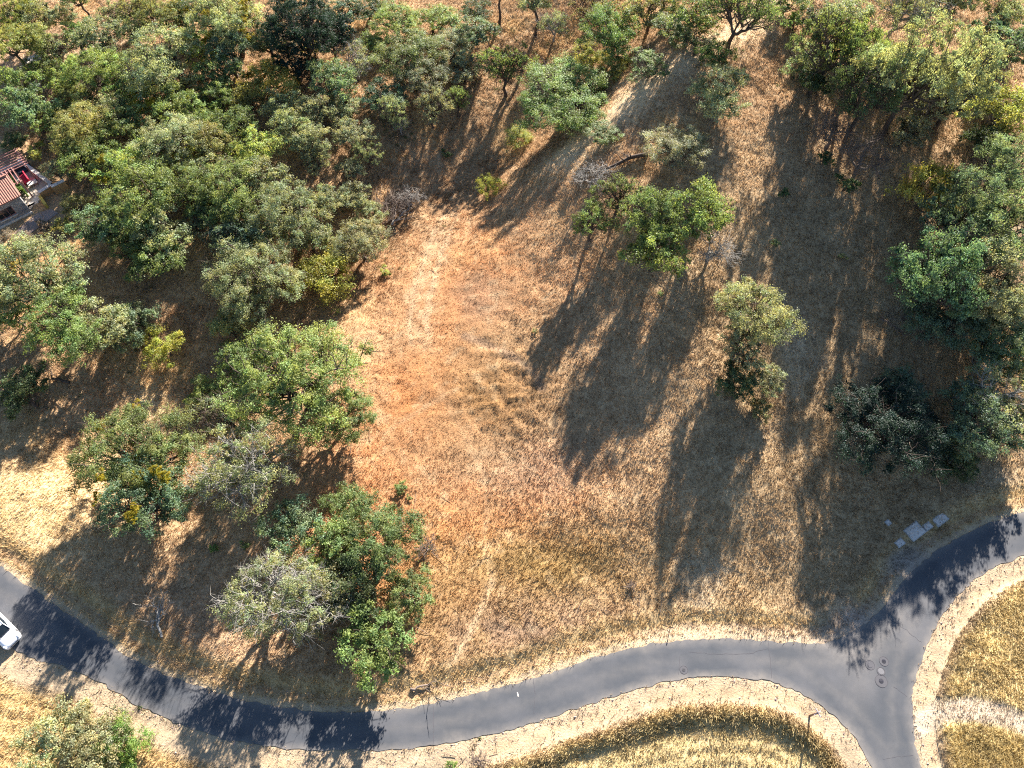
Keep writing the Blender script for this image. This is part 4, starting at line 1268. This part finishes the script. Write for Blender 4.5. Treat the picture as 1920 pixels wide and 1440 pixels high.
 (1842, 530, 130, 'oak', 'GG', 'green oak in the lower middle of the right-edge grove', 1.4),
 (1886, 580, 96, 'oak', 'GG', 'sunlit yellowish oak at the right edge, lower grove', 1.2),
 (1772, 588, 110, 'oak', 'T', 'dim teal oak at the bottom of the right-edge grove', 1.1),
 (1898, 668, 84, 'oak', 'GB', 'bright green oak at the right edge above the white branches', 1.1),
 (1858, 740, 112, 'sparse', 'GG', 'half-bare oak with white branches near the right edge', 1.1, 'palebark'),
 (1828, 796, 112, 'oak', 'T', 'teal oak below the white-branched oak near the right edge', 1.1),
 (1900, 795, 80, 'oak', 'BG', 'blue-green oak at the right edge above the east road', 1.1),
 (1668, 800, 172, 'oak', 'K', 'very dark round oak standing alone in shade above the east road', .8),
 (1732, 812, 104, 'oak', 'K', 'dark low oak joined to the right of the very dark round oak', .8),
 (1690, 742, 96, 'oak', 'T', 'dim teal oak behind the very dark round oak', .8),
 (1868, 640, 96, 'oak', 'BG', 'blue-green oak in the right-edge row above the white branches', 1.1),
 (1786, 862, 70, 'oak', 'D', 'dark low oak at the bottom of the right-edge row', .7),
 (1408, 590, 136, 'oak', 'GG', 'tallest sunlit crown of the lone clump on the right slope', 1.3),
 (1392, 645, 96, 'sparse', 'GG', 'middle crown of the lone clump on the right slope', 1.1),
 (1440, 712, 66, 'oak', 'P', 'small pale crown at the lower right of the lone slope clump', 1.0),
 (1378, 712, 76, 'oak', 'D', 'dark crown at the lower left of the lone slope clump', .9),
 (1418, 762, 44, 'shrub', 'O', 'yellowish bush at the foot of the lone slope clump', 1.0),
 # ---- clump at the head of the field, right
 (1160, 366, 84, 'sparse', 'G', 'thin oak at the top of the field-head clump below the log', 1.25),
 (1112, 415, 84, 'sparse', 'G', 'thin dark-leaved oak at the left of the field-head clump', 1.25),
 (1222, 408, 118, 'oak', 'G', 'green oak in the middle of the field-head clump', 1.25),
 (1228, 470, 108, 'oak', 'GB', 'dense bright oak at the bottom of the field-head clump', 1.25),
 (1315, 392, 104, 'oak', 'GB', 'bright green oak at the right of the field-head clump', 1.25),
 (1335, 462, 84, 'bare', 'G', 'grey leafless tree at the lower right of the field-head clump', .9, 'palebark'),
 # ---- left side
 (64, 520, 156, 'oak', 'GG', 'broad grey-green oak at the left edge below the house', 1.1),
 (16, 585, 80, 'oak', 'G', 'green oak at the left edge below the broad grey-green oak', 1.0),
 (112, 606, 138, 'oak', 'G', 'green oak with forked limbs right of the left-edge oak', 1.1),
 (188, 614, 104, 'oak', 'GG', 'grey-green oak whose trunk base shows on the pale clearing', 1.1),
 (252, 608, 84, 'oak', 'BG', 'blue-green oak left of the small yellow shrub', 1.0),
 (306, 652, 68, 'shrub', 'YS', 'small yellow shrub right of the blue-green oak, western clearing', 1.2),
 (44, 735, 92, 'oak', 'D', 'dark low oak at the left edge above the pale meadow', .9),
 (14, 490, 44, 'shrub', 'YS', 'yellow bush at the left edge below the house', 1.0),
 (468, 526, 176, 'oak', 'P', 'pale rounded oak at the wood edge, left of the yellow shrub', .95),
 (440, 612, 88, 'shrub', 'O', 'olive thicket below the pale rounded oak', 1.0),
 (612, 528, 104, 'shrub', 'YS', 'wide yellow shrub at the left edge of the bare field', 1.0),
 (560, 700, 250, 'oak', 'GB', 'huge bright oak at the left side of the bare field', .9),
 (455, 690, 100, 'oak', 'G', 'green oak at the left shoulder of the huge bright oak', .95),
 (388, 738, 70, 'oak', 'GB', 'small round bright oak left of the huge bright oak', .9),
 (635, 775, 120, 'oak', 'G', 'oak at the lower right shoulder of the huge bright oak', .9),
 (265, 850, 200, 'oak', 'G', 'big green oak with mistletoe beside the pale meadow', 1.1),
 (265, 935, 160, 'oak', 'T', 'dark lower oak below the big mistletoe oak, casting shade to the road', 1.1),
 (468, 860, 180, 'sparse', 'P', 'pale half-dead oak with a web of white branches', 1.15),
 (430, 790, 120, 'sparse', 'GG', 'thin oak between the huge bright oak and the white-branched one', 1.0),
 (552, 985, 108, 'oak', 'BG', 'blue-green oak left of the roadside clump by the field', .95),
 (515, 1112, 178, 'sparse', 'P', 'pale thin oak nearest the road in the west', .95),
 (590, 1130, 130, 'sparse', 'P', 'pale thin oak right behind the one nearest the road', .95),
 (648, 950, 84, 'oak', 'G', 'small green oak at the top of the roadside clump', .95),
 (712, 1015, 150, 'oak', 'G', 'green oak at the right of the roadside clump above orange litter', .95),
 (630, 1030, 110, 'oak', 'G', 'green oak in the middle of the roadside clump', .95),
 (765, 1115, 90, 'oak', 'G', 'rightmost oak of the roadside clump beside the field trail', .9),
 (668, 1105, 120, 'oak', 'D', 'dark oak in the lower middle of the roadside clump', .9),
 (705, 1210, 132, 'oak', 'G', 'bottom oak of the roadside clump, shading the road edge', .9),
 (800, 1025, 46, 'bare', 'G', 'purplish leafless bush right of the roadside clump', .8, 'deadwood'),
 # ---- bottom and small ones
 (110, 1384, 120, 'oak', 'P', 'pale grey-green tree at the bottom left corner, left half', .8),
 (170, 1390, 120, 'oak', 'P', 'pale grey-green tree at the bottom left corner, right half', .8),
 (232, 1385, 78, 'shrub', 'E', 'vivid green bush beside the pale trees at the bottom left', 1.2),
 (236, 1428, 56, 'shrub', 'E', 'smaller vivid green bush at the bottom edge, bottom left', 1.0),
 (752, 920, 26, 'shrub', 'G', 'small green bush alone on the bare orange field', 1.0),
 (766, 934, 12, 'shrub', 'G', 'tiny green tuft right below the lone field bush', .9),
 (843, 1436, 24, 'shrub', 'E', 'small green bush at the bottom edge south of the road', 1.0),
 (900, 1428, 40, 'bare', 'G', 'grey leafless bush at the bottom edge south of the road', .8, 'deadwood'),
 (1184, 1098, 20, 'bare', 'G', 'tiny dark dry bush in the lower right of the field', .8, 'deadwood'),
 (720, 510, 22, 'shrub', 'Y', 'small yellow-green tuft right of the wide yellow shrub', 1.0),
 (405, 1028, 18, 'shrub', 'E', 'tiny bright weed among tree shadows above the west road', .8),
 (458, 1024, 18, 'shrub', 'G', 'tiny green weed among tree shadows, right of the bright weed', .8),
 (436, 1170, 14, 'shrub', 'E', 'tiny bright weed beside the pale thin oak nearest the road', .8),
 (1472, 364, 22, 'shrub', 'D', 'small dark bush alone on the shaded slope', .8),
 (1450, 456, 18, 'shrub', 'D', 'tiny dark tuft on the shaded slope right of the grey leafless tree', .8),
 (1580, 480, 16, 'shrub', 'O', 'tiny olive tuft in the sunny streak of the shaded slope', .8),
 (1240, 552, 12, 'shrub', 'G', 'tiny green tuft below the field-head clump', .8),
 (835, 290, 20, 'shrub', 'D', 'small dark tuft in the shaded gully', .8),
 (1005, 622, 12, 'shrub', 'O', 'tiny olive tuft at the field edge of the big shadow', .8),
 # ---- around the house
 (66, 288, 36, 'shrub', 'Y', 'yellow-green climber at the right end of the upper pergola', 1.3),
 (106, 318, 44, 'oak', 'GG', 'young silvery oak beside the low patio wall', .9),
 (142, 386, 50, 'shrub', 'O', 'dark yellowish bush below the retaining wall', 1.1),
 (112, 428, 40, 'shrub', 'Y', 'yellow-green bush in shade below the house', 1.0),
 (84, 424, 30, 'shrub', 'V', 'purplish bush on the gravel walk by the stone house', .8),
 (22, 452, 46, 'shrub', 'V', 'dusty pinkish bush at the left edge by the house', .9),
 (30, 268, 46, 'shrub', 'D', 'dark bush above the upper pergola', 1.0),
]
for T_ in TREES:
    cx, cy, wp, form, cc, lab, zf = T_[:7]
    bark = T_[7] if len(T_) > 7 else ('palebark' if cc == 'P' and form == 'sparse' else 'bark')
    zf = zf * (1.10 if cx < 640 and cy < 480 and form in ('oak', 'sparse') else (.72 if 640 <= cx < 930 and cy < 200 and form == 'oak' else 1.0))
    wp = wp * (1.27 if any(q in lab for q in ('right-edge', 'dense', 'right edge', 'grove', 'standing alone')) and cx > 1480 else 1.06)
    wp = wp * (1.10 if (cx < 900 and cy < 480 and wp > 40 and not (cx < 240 and 260 < cy < 440)) else 1.04)
    tree(cx, cy, wp, form, cc, lab, zf, bark, mistletoe=5 if 'mistletoe' in lab else 0)

# trimmed hedge along the patio
a0 = on_ground(26, 348); a1 = on_ground(48, 374)
hd = empty('hedge', ((a0[0] + a1[0]) / 2, (a0[1] + a1[1]) / 2, PADZ), math.atan2(a1[1] - a0[1], a1[0] - a0[0]), 'clipped green hedge between the tile roof and the patio', 'hedge')
r = np.random.default_rng(5); nl = 5000; ln = math.hypot(a1[0] - a0[0], a1[1] - a0[1])
u = r.uniform(-.5, .5, nl) * ln; fa = r.integers(0, 3, nl)
yy = np.where(fa == 0, r.uniform(-.5, .5, nl), np.where(fa == 1, -.5, .5)) + r.normal(0, .05, nl)
zz = np.where(fa == 0, 1.5, r.uniform(0, 1.5, nl)) + r.normal(0, .06, nl)
nn = np.where((fa == 0)[:, None], [[0, 0, 1]], np.where((fa == 1)[:, None], [[0, -1, 0]], [[0, 1, 0]])) + r.normal(0, .5, (nl, 3))
me = leaf_mesh('foliage', np.stack([u, yy, zz], -1), nn, r.uniform(.06, .13, nl), np.repeat(r.uniform(.75, 1.2, (nl, 1)), 3, 1), r)
me.materials.append(M['leaf']); o = link('foliage', me, None, hd); o.color = (.12, .19, .04, 1)
tb = Tubes()
for k in np.linspace(-.45, .45, 7):
    tb.add([(k * ln, 0, -.2), (k * ln, .05, .6), (k * ln + .1, 0, 1.3)], [.05, .04, .02], 5)
link('stem', tb.mesh('stem'), M['bark'], hd)

# ------------------------------------------------------------------ fallen wood
def log(pa, pb, rad, label, mat, twigs, seed, lift=.25, name='fallen_log'):
    r = np.random.default_rng(seed)
    A = np.array(on_ground(*pa)); B = np.array(on_ground(*pb)); A[2] += lift; B[2] += lift
    e = empty(name, tuple(A), 0, label, 'log')
    P = curve_pts((0, 0, 0), B - A, (0, 0, .1), 7, r)
    t = Tubes(); t.add(P, np.linspace(rad, rad * .5, 7), 8); link('stem', t.mesh('stem'), M[mat], e)
    t = Tubes()
    for k in range(twigs):
        s = P[r.integers(2, 7)]; d = (B - A) / np.linalg.norm(B - A) + r.normal(0, .7, 3); d[2] = abs(d[2]) * .6; d /= np.linalg.norm(d)
        q = curve_pts(s, s + d * r.uniform(.8, 2.4), r.normal(0, .15, 3), 4, r); t.add(q, (rad * .35, rad * .25, rad * .15, .01), 5)
        for _ in range(3):
            d2 = d + r.normal(0, .6, 3); d2[2] = abs(d2[2]) * .5; s2 = q[r.integers(1, 4)]
            t.add(curve_pts(s2, s2 + d2 * r.uniform(.3, .9), (0, 0, 0), 3, r), (.03, .02, .008), 4)
    link('branch', t.mesh('branch'), M[mat], e)
log((1214, 293), (1130, 322), .28, 'dark fallen log lying across the slope by the ridge path', 'bark', 9, 1, .3)
log((305, 1196), (298, 1140), .13, 'pale fallen sapling among tree shadows above the west road', 'palebark', 12, 2, .25)
log((770, 1292), (808, 1282), .13, 'short dead log lying at the road edge below the field', 'deadwood', 3, 3, .12)
log((735, 425), (768, 392), .18, 'grey fallen branch under the white snag', 'palebark', 8, 4, .3)
log((1650, 600), (1680, 618), .10, 'reddish fallen branch in the shaded right slope', 'deadwood', 8, 5, .25)
log((335, 880), (350, 878), .16, 'short white broken limb in the gap of the big mistletoe oak', 'palebark', 4, 6, .5)
log((133, 720), (100, 712), .2, 'dark limb lying on the pale clearing at the left', 'bark', 5, 7, .3)

# ------------------------------------------------------------------ dry grass (nobody could count it)
def grass(name, n, hmin, hmax, label, keep, seed, blades=3, width=.035, dens_noise=True):
    r = np.random.default_rng(seed)
    # even cover of the ground in view
    x = r.uniform(-80, 80, n * 2); y = r.uniform(-4, 112, n * 2)
    px, py, _ = to_px(x, y, 0)
    ok = (px > -60) & (px < 1980) & (py < 1500) & (py > -120)
    x, y, px, py = x[ok], y[ok], px[ok], py[ok]
    ds = np.where(inside(x, y, ROAD), -1, 1) * seg_dist(x, y, ROAD, True)
    k = keep(x, y, px, py, ds)
    ok = r.uniform(size=len(x)) < k
    x, y = x[ok], y[ok]
    z = height(x, y)
    c = ground_colour(x, y, z)
    N = len(x)
    x = np.repeat(x, blades) + r.normal(0, .07, N * blades); y = np.repeat(y, blades) + r.normal(0, .07, N * blades)
    z = np.repeat(z, blades) - .03; c = np.repeat(c, blades, 0) * r.uniform(.62, 1.45, (N * blades, 1))
    big = np.repeat(fbm(x[::blades] / 2.5, y[::blades] / 2.5, 55), blades)
    fpx, fpy, _ = to_px(x, y, 0)
    h = r.uniform(hmin, hmax, N * blades) * (.55 + .9 * big) * (1 - .5 * np.clip(blob(fpx, fpy, 840, 680, 200, 300) * 1.3, 0, 1))
    a = r.uniform(0, 6.28, N * blades); lean = r.uniform(.3, 1.1, N * blades) * h
    # the stalks lie over mostly one way
    wind = fbm(x / 9, y / 9, 66) * 6.28
    dx = np.cos(a) * .7 + np.cos(wind) * .6; dy = np.sin(a) * .7 + np.sin(wind) * .6
    wv = width * r.uniform(.6, 1.4, N * blades)
    q = r.uniform(0, 6.28, N * blades)
    V = np.stack([np.stack([x - np.cos(q) * wv, y - np.sin(q) * wv, z], -1), np.stack([x + np.cos(q) * wv, y + np.sin(q) * wv, z], -1),
                  np.stack([x + dx * lean, y + dy * lean, z + h], -1)], 1).reshape(-1, 3)
    F = np.arange(len(V)).reshape(-1, 3)
    me = np_mesh(name, V, F, attr=np.repeat(np.clip(c * 1.1, 0, .85), 3, 0))
    return tag(link(name, me, M['grass']), label, 'grass', kind='stuff')

bare = lambda x, y: (1 - sstep(.2, .7, seg_dist(x, y, TRAIL))) * .35
grass('dry_grass', 330000, .10, .30, 'short dry straw-coloured grass over the hillside',
      lambda x, y, px, py, ds: np.where(ds > .55, np.where((y < np.interp(x, MIDX, MIDY)) & (ds < 2.0), .10, 1), np.where(ds > -.06, .22, 0)) * (1 - bare(x, y)) * (1 - .25 * np.clip(blob(px, py, 830, 640, 190, 260) * 1.4, 0, 1)) * (1 - .75 * (1 - sstep(.6, 2.2, seg_dist(x, y, RIDGE)))) * np.where(inside(x, y, PAD), .1, 1), 201)
def keep_tall(x, y, px, py, ds):
    south = y < np.interp(x, MIDX, MIDY)
    mid = south & (px > 840) & (px < 1600) & (ds > 2.3) & (ds < 3.8)
    se = south & (px > 1730) & (ds > 2.0) & (seg_dist(x, y, DRIVE) > 1.2)
    gul = (~south) & (seg_dist(x, y, GULLY) < 9) & (fbm(x / 3, y / 3, 83) > .52) & (ds > 4)
    return np.where(mid, 1.0, np.where(se, .9, np.where(gul, .35, 0)))
grass('tall_grass', 330000, .22, .5, 'taller golden grass on the bank, the east lot and in the gully', keep_tall, 202, 4, .035)

# leaf litter, twigs and low undergrowth beneath the trees
feet = np.array([(o.location.x, o.location.y, o.scale.x) for o in col.objects if o.type == 'EMPTY' and o.name.startswith(('oak_tree', 'bare_tree'))])
r = np.random.default_rng(303)
k = r.integers(0, len(feet), 9000)
a = r.uniform(0, 6.28, len(k)); rr = np.abs(r.normal(0, 3.2, len(k)))
x = feet[k, 0] + np.cos(a) * rr; y = feet[k, 1] + np.sin(a) * rr
ok = ~inside(x, y, ROAD) & ~inside(x, y, PAD); x, y = x[ok], y[ok]
z = height(x, y); n = len(x)
b = r.uniform(0, 6.28, n); ln = r.gamma(2, .18, n) + .1; wd = r.uniform(.01, .03, n)
d = np.stack([np.cos(b), np.sin(b), r.normal(0, .12, n)], -1) * ln[:, None]; q = np.stack([-np.sin(b), np.cos(b), np.zeros(n)], -1) * wd[:, None]
p = np.stack([x, y, z + .09], -1)
V = np.stack([p - d - q, p - d + q, p + d * .8 + q * .5, p + d * .8 - q * .5, p - d + np.array([0, 0, .04]), p + d * .8 + np.array([0, 0, .03])], 1).reshape(-1, 3)
F = (np.arange(n)[:, None, None] * 6 + np.array([(0, 4, 5, 3), (4, 1, 2, 5), (1, 0, 3, 2)])[None]).reshape(-1, 4)
tag(link('fallen_twigs', np_mesh('fallen_twigs', V, F), M['deadwood']), 'dead twigs littering the ground under the trees', 'twigs', kind='stuff')
k = r.integers(0, len(feet), 2600)
a = r.uniform(0, 6.28, len(k)); rr = np.abs(r.normal(1.5, 3.0, len(k)))
x = feet[k, 0] + np.cos(a) * rr; y = feet[k, 1] + np.sin(a) * rr
px, py, _ = to_px(x, y, 0)
ok = ~inside(x, y, ROAD) & ~inside(x, y, PAD) & (fbm(x / 5, y / 5, 87) > .5) & ((px < 900) | (py < 300)); x, y = x[ok], y[ok]
n = len(x); m = 26; s_ = np.repeat(r.uniform(.12, .42, n), m)
z = np.repeat(height(x, y), m)
q = r.normal(size=(n * m, 3)); q[:, 2] = np.abs(q[:, 2]) * .7
c = np.stack([np.repeat(x, m), np.repeat(y, m), z], -1) + q * s_[:, None] * .6
base = np.array([(.17, .17, .07), (.24, .19, .10), (.12, .15, .06), (.30, .23, .13)])[r.integers(0, 4, n)]
me = leaf_mesh('undergrowth', c, q + r.normal(0, .5, q.shape) + (0, 0, .5), r.uniform(.05, .11, n * m), np.repeat(base, m, 0) * r.uniform(.7, 1.3, (n * m, 1)), r)
tag(link('undergrowth', me, M['grass']), 'low scrubby undergrowth on the woodland floor', 'undergrowth', kind='stuff')

# pebbles on the verge
r = np.random.default_rng(77)
i = r.integers(0, len(RP), 3000)
off = r.gamma(1.6, .45, len(i))
nrm2 = np.stack([tang[:, 1], -tang[:, 0]], -1)[i]
p0 = RP[i] + nrm2 * .3
sg = np.where(inside(p0[:, 0], p0[:, 1], ROAD), -1, 1)
P = RP[i] + nrm2 * (sg * off)[:, None] + r.normal(0, .1, (len(i), 2))
ok = ~inside(P[:, 0], P[:, 1], ROAD); P = P[ok]
zz = height(P[:, 0], P[:, 1]); s = r.gamma(2.0, .016, len(P)) + .015
octa = np.array([(1, 0, 0), (-1, 0, 0), (0, 1, 0), (0, -1, 0), (0, 0, .7), (0, 0, -.7)])
V = (octa[None] * (s[:, None, None] * r.uniform(.6, 1.3, (len(P), 6, 1))) + np.c_[P, zz + .01][:, None, :]).reshape(-1, 3)
of = np.array([(0, 2, 4), (2, 1, 4), (1, 3, 4), (3, 0, 4), (2, 0, 5), (1, 2, 5), (3, 1, 5), (0, 3, 5)])
F = (np.arange(len(P))[:, None, None] * 6 + of[None]).reshape(-1, 3)
tag(link('pebbles', np_mesh('pebbles', V, F), M['gravel']), 'loose brown pebbles scattered along the road verge', 'gravel', kind='stuff')
